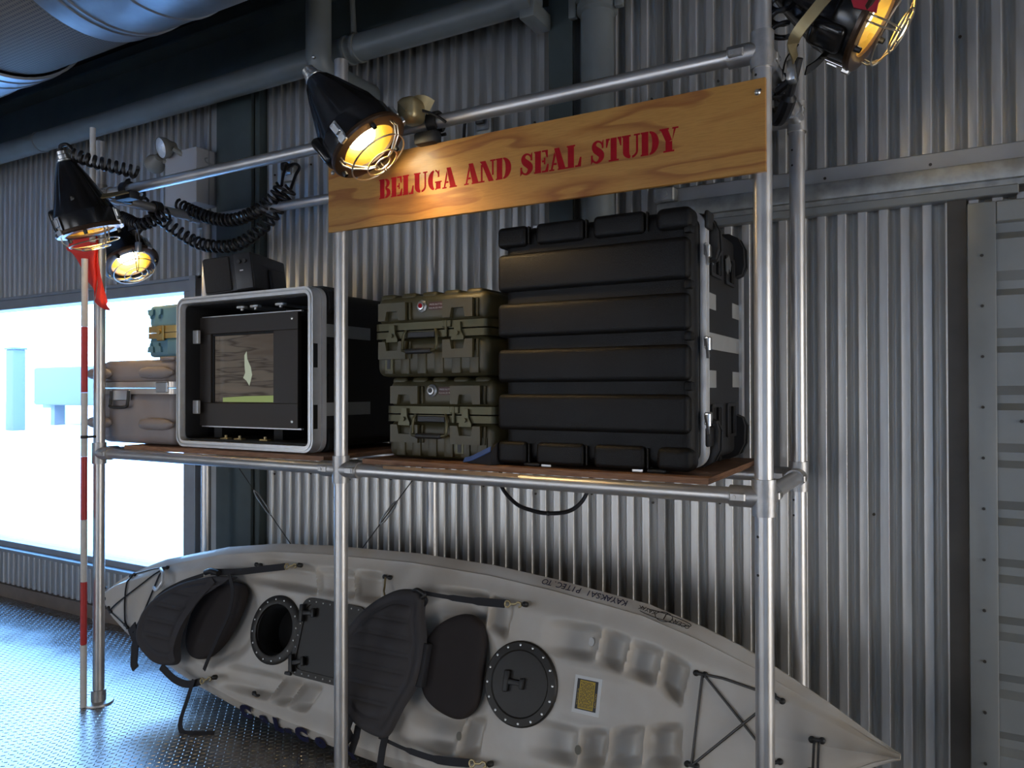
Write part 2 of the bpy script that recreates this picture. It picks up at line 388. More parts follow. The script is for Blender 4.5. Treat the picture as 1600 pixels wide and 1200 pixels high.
run(-3.70, -1.10, 0.02, 4.1); run(-1.10, 5.5, 0.02, 2.43); run(-1.10, 5.5, 2.60, 4.1)
run(-10.5, -4.12, 2.475, 4.1); run(-10.5, -4.12, .105, .385)
# screws along the sheets
m = MB()
for z in (3.05, 1.18):
    for k in range(0, 62, 4):
        x = -3.62+k*PITCH+PITCH/2*0+.02
        m.cyl((x, YW-.045, z+.02*((k//4) % 2)), (x, YW-.038, z+.02*((k//4) % 2)), .006, 6)
obj('sheet_screws', m, M['screwm'], wall, kind='stuff')

struct('baseboard_back', join(MB().box(-10.5, -3.7, 3.31, 3.40, 0, .10), MB().box(-3.69, 0.06, 3.325, 3.40, 0, .05)), M['base'], smooth=0)
# flashing, door track and lower channel
t1 = struct('trim_1', MB().rbox(-1.085, 5.5, 3.318, 3.36, 2.545, 2.617, .004, 1), M['flash'])
t2 = struct('trim_2', join(MB().rbox(-1.10, 5.5, 3.27, 3.33, 2.474, 2.545, .006, 2), MB().box(-1.10, 5.5, 3.29, 3.33, 2.452, 2.474)), M['track'])
t3 = struct('trim_3', MB().rbox(-1.10, .262, 3.285, 3.345, 2.418, 2.454, .004, 1), M['doorm'])
m = MB()
for x in (-.40, -.02, .38, .72): m.cyl((x, 3.315, 2.572), (x, 3.323, 2.572), .006, 8)
obj('screw', m, M['screwm'], t1)
obj('track_bracket', join(MB().rbox(-1.115, -1.02, 3.255, 3.33, 2.548, 2.612, .006, 1), MB().cyl((-1.065, 3.245, 2.58), (-1.065, 3.26, 2.58), .016, 10)), M['track'], t2)
# sliding door: stiles, top rail and horizontally ribbed sheet
dr = struct_root('door_1', (.1, 3.27, 0))
obj('door_stile', MB().rbox(.098, .187, 3.225, 3.275, .03, 2.386, .005, 2), M['doorm'], dr)
obj('top_rail', MB().rbox(.187, 1.5, 3.228, 3.275, 2.309, 2.386, .004, 1), M['doorm'], dr)
m = MB(); prof = [(2.30, 0)]
z = 2.300
prof = [(2.309, .024), (2.275, .024), (2.248, 0)]
zz = 2.1314
while zz > .1:
    prof += [(zz, 0), (zz-.034, .024), (zz-.064, .024), (zz-.089, 0)]; zz -= .2090
prof += [(.05, 0)]
for zq, dy in prof: m.v += [(.185, 3.245+dy, zq), (1.5, 3.245+dy, zq)]
m.f = [(2*i, 2*i+2, 2*i+3, 2*i+1) for i in range(len(prof)-1)]
obj('ribbed_sheet', m, M['doorm'], dr, smooth=0)
for i in range(12):
    z = 2.19-.185*i
    obj('screw', MB().cyl((.143, 3.219, z), (.143, 3.227, z), .0055, 8), M['screwm'], dr)
obj('pull_bolt', MB().cyl((.262, 3.235, 1.585), (.262, 3.247, 1.585), .006, 8), M['screwm'], dr)
m = MB(); m.box(.035, .098, 3.30, 3.41, 0, 2.42); struct('gap_shade_strip', m, M['gapshade'], smooth=0)  # dark strip, the shadow between door stile and wall put into its colour

# steel column between the window and the corrugated wall, corner trims either side
m = MB(); m.rbox(-4.06, -3.735, 3.26, 3.285, 0, 4.2, .003, 1); m.box(-3.91, -3.885, 3.285, 3.40, 0, 4.2); m.box(-4.06, -3.735, 3.38, 3.405, 0, 4.2)
col1 = struct('steel_column', m, M['dgreen'], smooth=0)
m = MB(); m.rbox(-4.20, -4.075, 3.30, 3.345, .1, 4.1, .004, 1); m.box(-4.175, -4.16, 3.285, 3.30, .1, 4.1); struct('trim_5', m, M['flash'], smooth=0)
m = MB(); m.rbox(-3.735, -3.690, 3.285, 3.36, .05, 4.1, .004, 1); struct('trim_6', m, M['dgreen'], smooth=0)
# a second column and a downspout behind the sign
m = MB(); m.box(-1.615, -1.49, 3.20, 3.215, 2.2, 4.2); m.box(-1.56, -1.545, 3.215, 3.33, 2.2, 4.2); struct('steel_column', m, M['dgreen'], smooth=0)

# window 1
wn = struct_root('window_1', (-7, 3.4, .458))
def frame_side(x0, x1, z0, z1, name):
    obj(name, join(MB().rbox(x0, x1, 3.33, 3.47, z0, z1, .004, 1)), M['wframe'], wn, smooth=0)
frame_side(-10.5, -4.345, 2.378, 2.455, 'frame_head'); frame_side(-10.5, -4.345, .40, .456, 'frame_sill')
frame_side(-4.478, -4.40, .456, 2.378, 'frame_jamb')
obj('frame_jamb', MB().rbox(-4.40, -4.335, 3.312, 3.47, .385, 2.465, .004, 1), M['wframe'], wn, smooth=0)
obj('frame_bead', MB().rbox(-10.5, -4.335, 3.312, 3.335, 2.455, 2.478, .003, 1), M['wframe'], wn, smooth=0)
obj('sill_board', MB().rbox(-10.5, -4.335, 3.27, 3.40, .385, .41, .004, 1), M['wframe'], wn, smooth=0)
frame_side(-10.5, -9.4, .456, 2.378, 'frame_jamb')
obj('window_pane', MB().box(-9.4, -4.478, 3.40, 3.406, .456, 2.378), M['glass'], wn, smooth=0)

# the rest of the room, behind and beside the photographer
def wall_with_holes(name, axis, pos, th, a0, a1, z1, holes, hz):
    m = MB(); cuts = sorted(holes); c = a0
    def bx(p, q, zlo, zhi):
        if axis == 'x': m.box(p, q, pos, pos+th, zlo, zhi)
        else: m.box(pos, pos+th, p, q, zlo, zhi)
    for p, q in cuts:
        bx(c, p, 0, z1); bx(p, q, 0, hz[0]); bx(p, q, hz[1], z1); c = q
    bx(c, a1, 0, z1); struct(name, m, M['plain'], smooth=0)
wall_with_holes('wall_front', 'x', YF-.15, .15, -11, XR+.2, 4.3, FRONT_WIN, FW_Z)
wall_with_holes('wall_right', 'y', XR, .15, YF, 3.5, 4.3, [RIGHT_WIN], RW_Z)
struct('wall_left', MB().box(-11, -10.6, YF, 3.5, 0, 4.3), M['plain'], smooth=0)
struct('ceiling', MB().box(-11, XR+.3, YF-.3, 3.6, 4.2, 4.4), M['ceil'], smooth=0)
# eave beam above the wall pipe
m = MB(); m.box(-10.6, 5.5, 3.08, 3.33, 3.62, 3.64); m.box(-10.6, 5.5, 3.20, 3.215, 3.64, 4.1); m.box(-10.6, 5.5, 3.08, 3.33, 3.925, 3.945)
struct('ceiling_beam', m, M['dgreen'], smooth=0)

# ================================================================== PIPES AND DUCT UNDER THE ROOF
pr_ = thing('drain_pipe', 'fat grey pipe running level along the wall top under the dark beam', 'pipe', (-4, 3.06, 3.53))
obj('pipe_run', MB().cyl((-10.4, 3.06, 3.532), (-1.66, 3.06, 3.532), .070, 28), M['pipegrey'], pr_)
for x in (-5.72, -2.68, -2.745):
    obj('collar', MB().lathe([(.070, -.012), (.077, -.010), (.077, .010), (.070, .012)], 28, Matrix.Translation((x, 3.06, 3.532)) @ Matrix.Rotation(PI/2, 4, 'Y')), M['pipegrey'], pr_)
obj('end_fitting', join(MB().lathe([(.088, -.05), (.088, .03), (.0, .031)], 20, Matrix.Translation((-1.65, 3.06, 3.54)) @ Matrix.Rotation(PI/2, 4, 'Y')), MB().rbox(-1.68, -1.60, 3.02, 3.2, 3.42, 3.5, .01, 2)), M['pipegrey'], pr_)
m = MB(); xs = np.arange(-10.2, -3.2, .012)
obj('hanger_strip', MB().box(-10.4, -4.0, 3.085, 3.10, 3.60, 3.622), M['wframe'], pr_, smooth=0)

vp = thing('vent_pipe', 'grey pipe dropping from the ceiling with an elbow into the wall above post', 'pipe', (-2.83, 2.92, 3.4))
path = [(-2.815, 2.90, 4.2), (-2.815, 2.90, 3.455)]+[(-2.815, 2.90+.07*(1-math.cos(a)), 3.455-.07*math.sin(a)) for a in np.linspace(.1, PI/2, 8)]+[(-2.815, 3.322, 3.385)]
obj('pipe_run', MB().tube(path, .066, 24), M['pipegrey'], vp)
obj('elbow_stud', MB().sphere((-2.79, 2.836, 3.42), .010, 6), M['steel'], vp)
tag(obj('hanger_rod', MB().cyl((-2.69, 3.03, 3.602), (-2.73, 3.03, 4.199), .016, 10), M['pipegrey']), 'thin slanting grey rod holding up the wall pipe', 'rod')

ds = thing('downspout', 'upright grey pipe with a clamped collar behind the wooden sign', 'pipe', (-1.37, 3.2, 2.25))
obj('pipe_run', MB().cyl((-1.362, 3.2, 2.2), (-1.362, 3.2, 3.612), .077, 28), M['pipegrey'], ds)
obj('collar', MB().lathe([(.077, 3.44), (.095, 3.45), (.095, 3.48), (.084, 3.485), (.084, 3.50), (.10, 3.505), (.10, 3.56), (.077, 3.57)], 28, Matrix.Translation((-1.362, 3.2, 0))), M['pipegrey'], ds)
for sx in (-1, 1):
    obj('collar_lug', MB().rbox(-1.362+sx*.115-.02, -1.362+sx*.115+.02, 3.165, 3.2, 3.44, 3.56, .008, 2), M['pipegrey'], ds)
obj('wall_strap', MB().box(-1.43, -1.29, 3.26, 3.322, 2.3, 2.34), M['pipegrey'], ds, smooth=0)

# spiral duct
dct = thing('air_duct', 'fat round metal air duct under the ceiling with a perforated length', 'duct', (-3.5, 1.85, 3.68))
DX = lambda x: Matrix.Translation((x, 1.85, 3.68)) @ Matrix.Rotation(PI/2, 4, 'Y')
RD = .466
def duct_part(name, x0, x1, r, mt, ribs=()):
    prof = [(r-.012, 0), (r, .004)]; Lx = x1-x0
    for q in sorted(ribs): prof += [(r, q-.012), (r+.006, q-.006), (r+.006, q+.006), (r, q+.012)]
    prof += [(r, Lx-.004), (r-.012, Lx)]
    obj(name, MB().lathe(prof, 64, DX(x0)), mt, dct, smooth=25)
duct_part('spiral_length', -3.14, 0.4, RD, M['duct'], [.12, .16, .42, .78, 1.14, 1.5, 1.9, 2.3, 2.7, 3.1])
duct_part('perforated_length', -3.86, -3.14, RD-.008, M['ductfab'])
duct_part('spiral_length', -9.5, -3.86, RD+.016, M['duct'], [5.64-.08, 5.64-.20, 5.64-.5, 5.64-.8, 4.8, 4.4, 4.0, 3.6, 3.2])
for x in (-3.4, -6.2):
    obj('hanger_strap', join(MB().box(x-.02, x+.02, 1.37, 1.38, 3.7, 4.2), MB().box(x-.02, x+.02, 2.32, 2.33, 3.7, 4.2)), M['duct'], dct, smooth=0)

# ================================================================== PIPE RACK
X1, X2, X3 = -3.986, -2.238, -.477; YFP, YBP = 2.441, 3.112; ZS, ZU = 1.361, 2.771; RP = .029
rk = thing('pipe_rack', 'tall aluminium pipe scaffold rack carrying the cases, sign and lamps', 'rack', (X2, 2.78, 0))
for x, y, zt in ((X1, YFP, 3.065), (X2, YFP, 3.128), (X3, YFP, 3.30), (X1+.02, YBP, 2.83), (X2, YBP, 2.80), (X3, YBP, 3.08)):
    obj('post', MB().cyl((x, y, .004), (x, y, zt), RP, 24), M['alu'], rk)
    fl = MB().lathe([(RP, .075), (.037, .074), (.037, .014), (.045, .012), (.072, .010), (.075, .003), (.075, 0), (0, 0)], 24, Matrix.Translation((x, y, 0)))
    fl.cyl((x+.037, y-.0, .045), (x+.041, y, .045), .007, 8); obj('base_flange', fl, M['fitting'], rk)
RR = .027
for y in (YFP, YBP):
    for z in ((ZS, ZU)):
        obj('rail', MB().cyl((X1, y, z), (X2, y, z), RR, 24), M['alu'], rk); obj('rail', MB().cyl((X2, y, z), (X3, y, z), RR, 24), M['alu'], rk)
for x in (X1, X3):
    for z in (ZS, ZU): obj('cross_tube', MB().cyl((x, YFP, z), (x, YBP, z), RR, 24), M['alu'], rk)
obj('cross_tube', MB().cyl((X2, YFP, ZS), (X2, YBP, ZS), RR, 24), M['alu'], rk)
def fitting(x, y, z, dirs):
    m = MB(); m.cyl((x, y, z-.058), (x, y, z+.058), .0365, 24)
    for dx, dy in dirs:
        m.cyl((x, y, z), (x+dx*.105, y+dy*.105, z), .0345, 22)
        nx, ny = (0, -1) if dx else (1, 0)
        m.rbox(*(sorted((x+dx*.05, x+dx*.10)) if dx else (x+.025, x+.039)), *((y-.039, y-.025) if dx else sorted((y+dy*.05, y+dy*.10))), z-.014, z+.014, .004, 1)
        if dx: m.cyl((x+dx*.085, y-.042, z), (x+dx*.085, y-.036, z), .007, 8)
        else: m.cyl((x+.036, y+dy*.085, z), (x+.042, y+dy*.085, z), .007, 8)
    obj('pipe_fitting', m, M['fitting'], rk)
for z in (ZS, ZU):
    for y, sy in ((YFP, 1), (YBP, -1)):
        fitting(X1, y, z, [(1, 0), (0, sy)]); fitting(X2, y, z, [(1, 0), (-1, 0)]+([(0, sy)] if z == ZS else [])); fitting(X3, y, z, [(-1, 0), (0, sy)])
m = MB()
for x, y, zs in ((X2, YFP, (1.24, 1.18)), (X3, YFP, (1.24, 1.12, 2.69)), (X3, YBP, (1.27, 1.21, 2.64, 2.58))):
    ax, ay = (-.5, -.87) if x > -1 else (-.75, -.66)
    for z in zs: m.cyl((x+ax*.024, y+ay*.024, z), (x+ax*.0298, y+ay*.0298, z), .0045, 8)
obj('drilled_holes', m, M['screwm'], rk)

# shelf boards
for (x0, x1, lab) in ((-3.78, -2.35, 'left plywood shelf board under the open black rack case'), (-2.128, -.655, 'right plywood shelf board under the big black ribbed case')):
    b = thing('shelf_board', lab, 'shelf', ((x0+x1)/2, 2.8, 1.39), 'plywood shelf boards')
    m = MB().box(x0, x1, 2.452, 3.26, 1.389, 1.410); obj('board', m, M['ply'], b, smooth=0)
obj('batten', MB().box(-1.98, -1.35, 2.407, 2.416, 1.379, 1.391), M['plytop'], bpy.data.objects['pipe_rack'], smooth=0)

# ================================================================== SIGN
SY = 2.3945          # front face of the board
sg = thing('sign_board', 'long varnished plywood sign with red stencil lettering hung on the rack', 'sign', (-1.363, 2.40, 2.377))
obj('panel', MB().rbox(-2.268, -.458, SY, SY+.017, 2.377, 2.669, .0015, 1), M['sign'], sg, smooth=0)
def rect(a, b, c, d): return [(a, b), (c, b), (c, d), (a, d)]
def band(cx, cy, ro, so, ri, si, a0, a1, n=10):
    A = [R(a0+(a1-a0)*k/n) for k in range(n+1)]
    return [(cx+ro*math.cos(a), cy+so*math.sin(a)) for a in A]+[(cx+ri*math.cos(a), cy+si*math.sin(a)) for a in A[::-1]]
def ribbon2(P, Wd):
    Q = smooth_path([(x, y, w) for (x, y), w in zip(P, Wd)], 5); L = []; Rr = []
    for i, p in enumerate(Q):
        t = (Q[min(i+1, len(Q)-1)]-Q[max(i-1, 0)]); t.z = 0; t.normalize(); nx, ny = -t.y, t.x
        L.append((p.x+nx*p.z/2, p.y+ny*p.z/2)); Rr.append((p.x-nx*p.z/2, p.y-ny*p.z/2))
    return [[L[i], L[i+1], Rr[i+1], Rr[i]] for i in range(len(Q)-1)]
LET = {
 'B': (.80, [rect(.05, 0, .36, 1), rect(0, 0, .37, .07), rect(0, .93, .37, 1), band(.405, .755, .31, .245, .09, .165, -86, 90), band(.405, .27, .37, .27, .11, .185, -90, 86)]),
 'E': (.78, [rect(.05, 0, .36, 1), rect(0, 0, .37, .07), rect(0, .93, .37, 1), rect(.41, .92, .72, 1), [(.58, .92), (.65, .66), (.72, .66), (.72, .94)], rect(.41, .46, .58, .55), rect(.51, .36, .59, .66), rect(.41, 0, .74, .08), [(.58, .08), (.69, .36), (.76, .36), (.74, 0)]]),
 'L': (.74, [rect(.05, 0, .36, 1), rect(0, 0, .37, .07), rect(0, .93, .42, 1), rect(.41, 0, .70, .08), [(.54, .08), (.65, .42), (.73, .42), (.70, 0)]]),
 'U': (.90, [rect(.05, .28, .36, 1), rect(0, .93, .43, 1), band(.44, .30, .39, .30, .08, .20, 178, 262), band(.44, .30, .34, .30, .24, .20, 280, 362), rect(.68, .30, .78, 1), rect(.58, .93, .87, 1)]),
 'G': (.90, [band(.42, .5, .42, .5, .11, .42, 100, 260), band(.45, .5, .30, .5, .22, .42, 25, 88), [(.62, .62), (.72, .62), (.72, .98), (.65, .90)], band(.45, .5, .30, .5, .22, .42, 272, 320), rect(.50, .04, .80, .40), rect(.44, .35, .87, .42)]),
 'A': (.90, [[(.26, 1), (.52, 1), (.85, 0), (.50, 0)], [(.07, 0), (.17, 0), (.33, .66), (.27, .86)], [(.23, .25), (.40, .25), (.38, .34), (.26, .34)], rect(0, 0, .27, .07), rect(.44, 0, .90, .07)]),
 'N': (.92, [rect(.07, 0, .17, .84), rect(0, 0, .28, .07), [(.0, 1), (.33, 1), (.80, 0), (.52, 0), (.12, .86)], rect(.70, .28, .80, 1), rect(.60, .93, .90, 1)]),
 'D': (.88, [rect(.05, 0, .36, 1), rect(0, 0, .37, .07), rect(0, .93, .37, 1), band(.41, .5, .44, .5, .13, .42, -90, 90, 14)]),
 'T': (.80, [rect(.25, .0, .55, 1), rect(.15, 0, .65, .07), rect(.03, .92, .21, 1), [(.02, 1), (.02, .62), (.08, .62), (.17, .92), (.17, 1)], rect(.59, .92, .77, 1), [(.78, 1), (.78, .62), (.72, .62), (.63, .92), (.63, 1)]]),
 'Y': (.88, [[(.03, 1), (.36, 1), (.57, .48), (.30, .40)], rect(.27, 0, .58, .44), rect(.17, 0, .67, .07), rect(0, .93, .43, 1), [(.66, 1), (.77, 1), (.61, .54), (.57, .42)], rect(.58, .93, .86, 1)]),
}
LET['S'] = (.76, ribbon2([(.62, .70), (.54, .88), (.36, .955), (.22, .87), (.20, .73), (.28, .60), (.41, .50), (.53, .38), (.55, .24), (.46, .11), (.32, .045), (.16, .12), (.08, .28)], [.06, .08, .09, .17, .25, .31, .32, .31, .25, .16, .09, .08, .06])+[[(.58, .64), (.66, .64), (.66, 1), (.60, .92)], [(.04, 0), (.12, .1), (.12, .38), (.04, .38)]])
BASE_Z = 2.4845; CAP = .080
def word(s, x0, x1):
    tot = sum(LET[c][0] for c in s); sx = (x1-x0)/tot; x = x0
    for c in s:
        w, polys = LET[c]; m = MB()
        for n, p in enumerate(polys): m.prism([(x+a*sx, BASE_Z+b*CAP) for a, b in p], -.0002, .0003+.00003*n, XZ((0, SY, 0)))
        obj('letter', m, M['red'], sg, smooth=0); x += w*sx
word('BELUGA', -1.988, -1.605); word('AND', -1.572, -1.362); word('SEAL', -1.328, -1.08); word('STUDY', -1.047, -.732)
for x, z in ((-.482, 2.625), (-2.24, 2.63)):
    obj('bolt', MB().lathe([(.010, 0), (.010, .004), (.006, .008), (0, .009)], 12, XZ((x, SY, z))), M['steel'], sg)
obj('bolt', MB().cyl((-.482, SY-.004, 2.625), (-.47, SY-.004, 2.632), .003, 6), M['screwm'], sg)

# ================================================================== BIG BLACK RIBBED CASE
CX0, CX1, CY, CZ, CH = -1.487, -.703, 2.502, 1.411, .925
bc = thing('shipping_case', 'big black ribbed plastic shipping case at the right end of the shelf', 'case', ((CX0+CX1)/2, 2.86, CZ))
zb = lambda py: CZ+.008+CH*(731-py)/(731-334.)          # heights read along the middle of the front face
obj('body', MB().rbox(CX0+.035, CX1-.012, 2.60, 3.215, CZ+.03, CZ+CH-.03, .03, 4), M['blackbody'], bc)
obj('lid', MB().rbox(CX0+.018, CX1-.020, 2.516, 2.615, CZ+.014, CZ+CH-.012, .045, 5), M['black'], bc)
Z0, Z1 = CZ+.008, CZ+CH
rows = [(.129, .266), (.311, .438), (.484, .615), (.660, .806)]
for a, b in rows:
    obj('raised_band', MB().rbox(CX0, CX1-.030, 2.494, 2.60, Z0+a, Z0+b, .020, 4), M['black'], bc)
    obj('band_tab', MB().rbox(CX1-.050, CX1-.022, 2.506, 2.59, Z0+b+.012, Z0+b+.044, .008, 2), M['black'], bc)
for z0, z1 in ((Z0, Z0+.084), (Z1-.086, Z1-.006)):
    for a, b in ((0, .128), (.168, .366), (.403, .598), (.637, .767)):
        obj('raised_block', MB().rbox(CX0+a, CX0+min(b, .764), 2.494, 2.60, z0, z1, .018 if b < .7 else .026, 4), M['black'], bc)
        if b < .7: obj('block_edge', MB().rbox(CX0+b+.006, CX0+b+.012, 2.498, 2.52, z0+.006, z1-.006, .002, 1), M['black'], bc)
def ring_y(x0, x1, z0, z1, y0, y1, r, w):
    o = roundrect(x0, x1, z0, z1, r, 7); i = roundrect(x0+w, x1-w, z0+w, z1-w, max(r-w, .004), 7)
    return MB().ring(o, i, -y1, -y0, XZ((0, 0, 0)))
for y0, y1 in ((2.606, 2.630), (2.634, 2.652), (3.155, 3.20)):
    obj('metal_rim', ring_y(CX0+.004, CX1, CZ+.010, CZ+CH-.004, y0, y1, .06, .02), M['alum'], bc)
def bumper(y0, y1, top, right=True):
    # ribbed corner bumper wrapping the upper or lower corner of the right side
    m = MB(); zc = Z1-.135 if top else Z0+.135; s = 1 if top else -1
    for k, (yy, w) in enumerate([(y0+i*(y1-y0)/3.0, (y1-y0)/3.0) for i in range(3)]):
        P = [(CX1-.075, s*.135), (CX1-.03, s*.132), (CX1+.005, s*.112), (CX1+.026, s*.07), (CX1+.029, s*.0), (CX1+.020-.004*k, s*-.035), (CX1-.01, s*-.045), (CX1-.075, s*-.045)]
        P = [(x-.004*(k == 1), z) for x, z in P]
        m.prism(P if s > 0 else P[::-1], -(yy+w-.003), -yy, XZ((0, 0, zc)))
    return m
for y0, y1 in ((2.662, 2.735), (3.07, 3.15)):
    for top in (True, False): obj('corner_bumper', bumper(y0, y1, top), M['rubber'], bc, smooth=20)
XS = CX1-.0115
for y0, y1, z0, z1 in ((2.652, 3.155, 1.848, 1.908), (2.652, 2.785, 1.994, 2.052), (3.04, 3.155, 1.988, 2.048), (2.652, 2.785, 1.708, 1.771), (3.04, 3.155, 1.71, 1.772)):
    obj('tape_strip', MB().box(XS-.003, XS+.0012, y0, y1, z0, z1), M['tape'], bc, smooth=0)
for y0, y1, z0, z1, up in ((2.70, 2.86, 2.115, 2.228, 1), (2.915, 3.06, 2.11, 2.222, 1), (2.70, 2.85, 1.505, 1.648, 0), (2.93, 3.075, 1.515, 1.648, 0)):
    o = roundrect(y0, y1, z0, z1, .012, 3); i = roundrect(y0+.02, y1-.018, z0+.012, z1-.012, .008, 3)
    h = obj('recessed_handle', MB().ring(o, i, -.004, .008, YZ((XS, 0, 0))), M['rubber'], bc)
    obj('handle_cup', MB().prism(i, -.003, .001, YZ((XS, 0, 0))), M['inner'], h, smooth=0)
    obj('handle_grip', MB().rbox(XS+.001, XS+.012, (y0+y1)/2+.01, (y0+y1)/2+.035, z0+.012, z1-.012, .004, 2), M['black'], h)
    if up: obj('latch_plate', MB().prism([(y0-.01, z1-.02), (y0+.035, z1+.004), (y0+.075, z1-.03), (y0+.06, z1-.06), (y0+.035, z1-.05), (y0+.02, z1-.075), (y0, z1-.065)], .006, .010, YZ((XS, 0, 0))), M['steel'], h)
for z in (2.19, 1.865, 1.60):
    l = obj('latch', join(MB().rbox(CX1-.002, CX1+.010, 2.585, 2.655, z-.022, z+.022, .004, 1), MB().cyl((CX1+.010, 2.60, z-.026), (CX1+.010, 2.60, z+.016), .008, 10)), M['steel'], bc)
    obj('latch_wing', MB().prism([(2.56, z+.012), (2.585, z-.02), (2.60, z-.055), (2.612, z-.05), (2.606, z-.015), (2.588, z+.015)], .004, .012, YZ((CX1, 0, 0))), M['steel'], l)
obj('latch', MB().rbox(CX1-.004, CX1+.012, 2.60, 2.68, 2.265, 2.33, .012, 2), M['rubber'], bc); obj('latch', MB().rbox(CX1-.004, CX1+.012, 2.60, 2.68, 1.50, 1.57, .012, 2), M['rubber'], bc)
for x in (-1.28, -.92): obj('hinge', MB().rbox(x-.02, x+.02, 2.505, 2.62, CZ-.000, CZ+.014, .002, 1), M['steel'], bc)
for x in (-1.34, -.85): obj('foot', MB().rbox(x-.035, x+.035, 2.50, 2.60, CZ, CZ+.014, .008, 2), M['rubber'], bc)
for x in (-1.34, -1.02): obj('hinge', MB().rbox(x-.025, x+.025, 2.56, 2.64, CZ+CH-.010, CZ+CH+.008, .004, 2), M['rubber'] if x > -1.1 else M['steel'], bc)
for x in (-1.36, -.8): obj('foot', MB().rbox(x-.035, x+.035, 3.05, 3.2, CZ, CZ+.034, .006, 2), M['rubber'], bc)

# dark cloth squeezed under the case
m = MB(); P = [(-1.655, 2.535), (-1.62, 2.50), (-1.50, 2.47), (-1.44, 2.50), (-1.44, 2.62), (-1.62, 2.62)]
top = [.004, .006, .050, .085, .085, .02]
V = [(x, y, CZ) for x, y in P]+[(x, y, CZ+h) for (x, y), h in zip(P, top)]
m.add(V, [(0, 1, 2, 3, 4, 5), (6, 11, 10, 9, 8, 7)]+[(i, (i+1) % 6, 6+(i+1) % 6, 6+i) for i in range(6)])
m.v = [(x if x < -1.46 else -1.488, y, z) for x, y, z in m.v]
cl = obj('folded_cloth', m, M['cloth'], smooth=60); tag(cl, 'dark folded cloth with blue edge tucked beside the big black case', 'cloth')
obj('blue_hem', MB().ribbon(smooth_path([(-1.66, 2.526, CZ+.008), (-1.60, 2.497, CZ+.022), (-1.50, 2.466, CZ+.062)], 5), .022, (0, -1, .6), .004), M['clothb'], cl, label='blue hem')

# ================================================================== OPEN RACK CASE WITH MONITOR
QX0, QX1, QY, QZ, QH = -3.418, -2.462, 2.50, 1.411, .766
oc = thing('open_rack_case', 'open fronted black rack case with a bright metal rim holding the monitor', 'case', ((QX0+QX1)/2, 2.85, QZ))
def ringxz(x0, x1, z0, z1, r, w, y0, y1, ri=None):
    return MB().ring(roundrect(x0, x1, z0, z1, r, 6), roundrect(x0+w, x1-w, z0+w, z1-w, ri if ri else max(r-w, .01), 6), -y1, -y0, XZ((0, 0, 0)))
sh = ringxz(QX0+.012, QX1-.008, QZ+.018, QZ+QH-.014, .05, .022, QY+.05, QY+.69); sh.rbox(QX0+.012, QX1-.008, QY+.66, QY+.69, QZ+.018, QZ+QH-.014, .02, 2)
obj('shell', sh, M['blackbody'], oc)
obj('lining', join(ringxz(QX0+.0345, QX1-.0305, QZ+.0405, QZ+QH-.0365, .03, .004, QY+.03, QY+.655), MB().box(QX0+.04, QX1-.04, QY+.64, QY+.655, QZ+.045, QZ+QH-.04)), M['inner'], oc)
obj('metal_rim', ringxz(QX0, QX1, QZ+.004, QZ+QH, .055, .030, QY, QY+.055), M['alum'], oc)
obj('rim_groove', ringxz(QX0+.010, QX1-.010, QZ+.014, QZ+QH-.010, .048, .006, QY-.004, QY+.001), M['steel'], oc)
obj('metal_rim', ringxz(QX0-.003, QX1+.003, QZ+.001, QZ+QH+.003, .058, .012, QY+.058, QY+.085), M['alum'], oc)
for z0, z1 in ((1.95, 2.01), (1.582, 1.644)):
    obj('metal_strap', MB().box(QX1-.009, QX1-.003, QY+.085, QY+.40, z0, z1), M['tape'], oc, smooth=0)
for z in (1.98, 1.615): obj('mounting_bracket', MB().rbox(QX0+.035, QX0+.075, QY+.07, QY+.09, z-.035, z+.035, .003, 1), M['alum'], oc)
for x in (-3.13, -3.03, -2.85): 
    obj('clip', join(MB().rbox(x-.028, x+.028, QY+.16, QY+.19, QZ+QH-.052, QZ+QH-.034, .003, 1), MB().cyl((x, QY+.175, QZ+QH-.062), (x, QY+.175, QZ+QH-.05), .008, 8)), M['alum'], oc)
    obj('clip', join(MB().rbox(x-.028, x+.028, QY+.06, QY+.09, QZ+.036, QZ+.052, .003, 1), MB().cyl((x, QY+.075, QZ+.05), (x, QY+.075, QZ+.064), .007, 8)), M['brasst'], oc)
    obj('cross_brace', MB().rbox(x-.012, x+.012, QY+.19, QY+.62, QZ+QH-.052, QZ+QH-.036, .003, 1), M['wframe'], oc)
m = MB()
for k in range(3):
    P = [(QX1-.10, .05), (QX1-.03, .046), (QX1+.006, .02), (QX1+.016-.003*k, -.06), (QX1-.01, -.09), (QX1-.03, -.095)]
    m.prism(P, -(QY+.095+.035*k+.028), -(QY+.095+.035*k), XZ((0, 0, QZ+QH-.035)))
obj('corner_bumper', m, M['rubber'], oc, smooth=20)
m = MB()
for k in range(3):
    P = [(QX1-.03, .095), (QX1-.01, .09), (QX1+.012, .06), (QX1+.006, -.01), (QX1-.03, -.0238), (QX1-.10, -.024)]
    m.prism(P, -(QY+.095+.035*k+.028), -(QY+.095+.035*k), XZ((0, 0, QZ+.026)))
obj('corner_bumper', m, M['rubber'], oc, smooth=20)
for z in (1.86, 1.72):
    o = roundrect(QY+.10, QY+.19, z-.06, z+.06, .012, 3)
    obj('recessed_handle', MB().ring(o, roundrect(QY+.115, QY+.175, z-.045, z+.045, .008, 3), -.004, .008, YZ((QX1-.008, 0, 0))), M['rubber'], oc)
for z in (1.86, 1.58): obj('rim_label', MB().box(QX1-.001, QX1+.0012, QY+.005, QY+.03, z-.055, z+.055), M['inner'], oc, smooth=0)
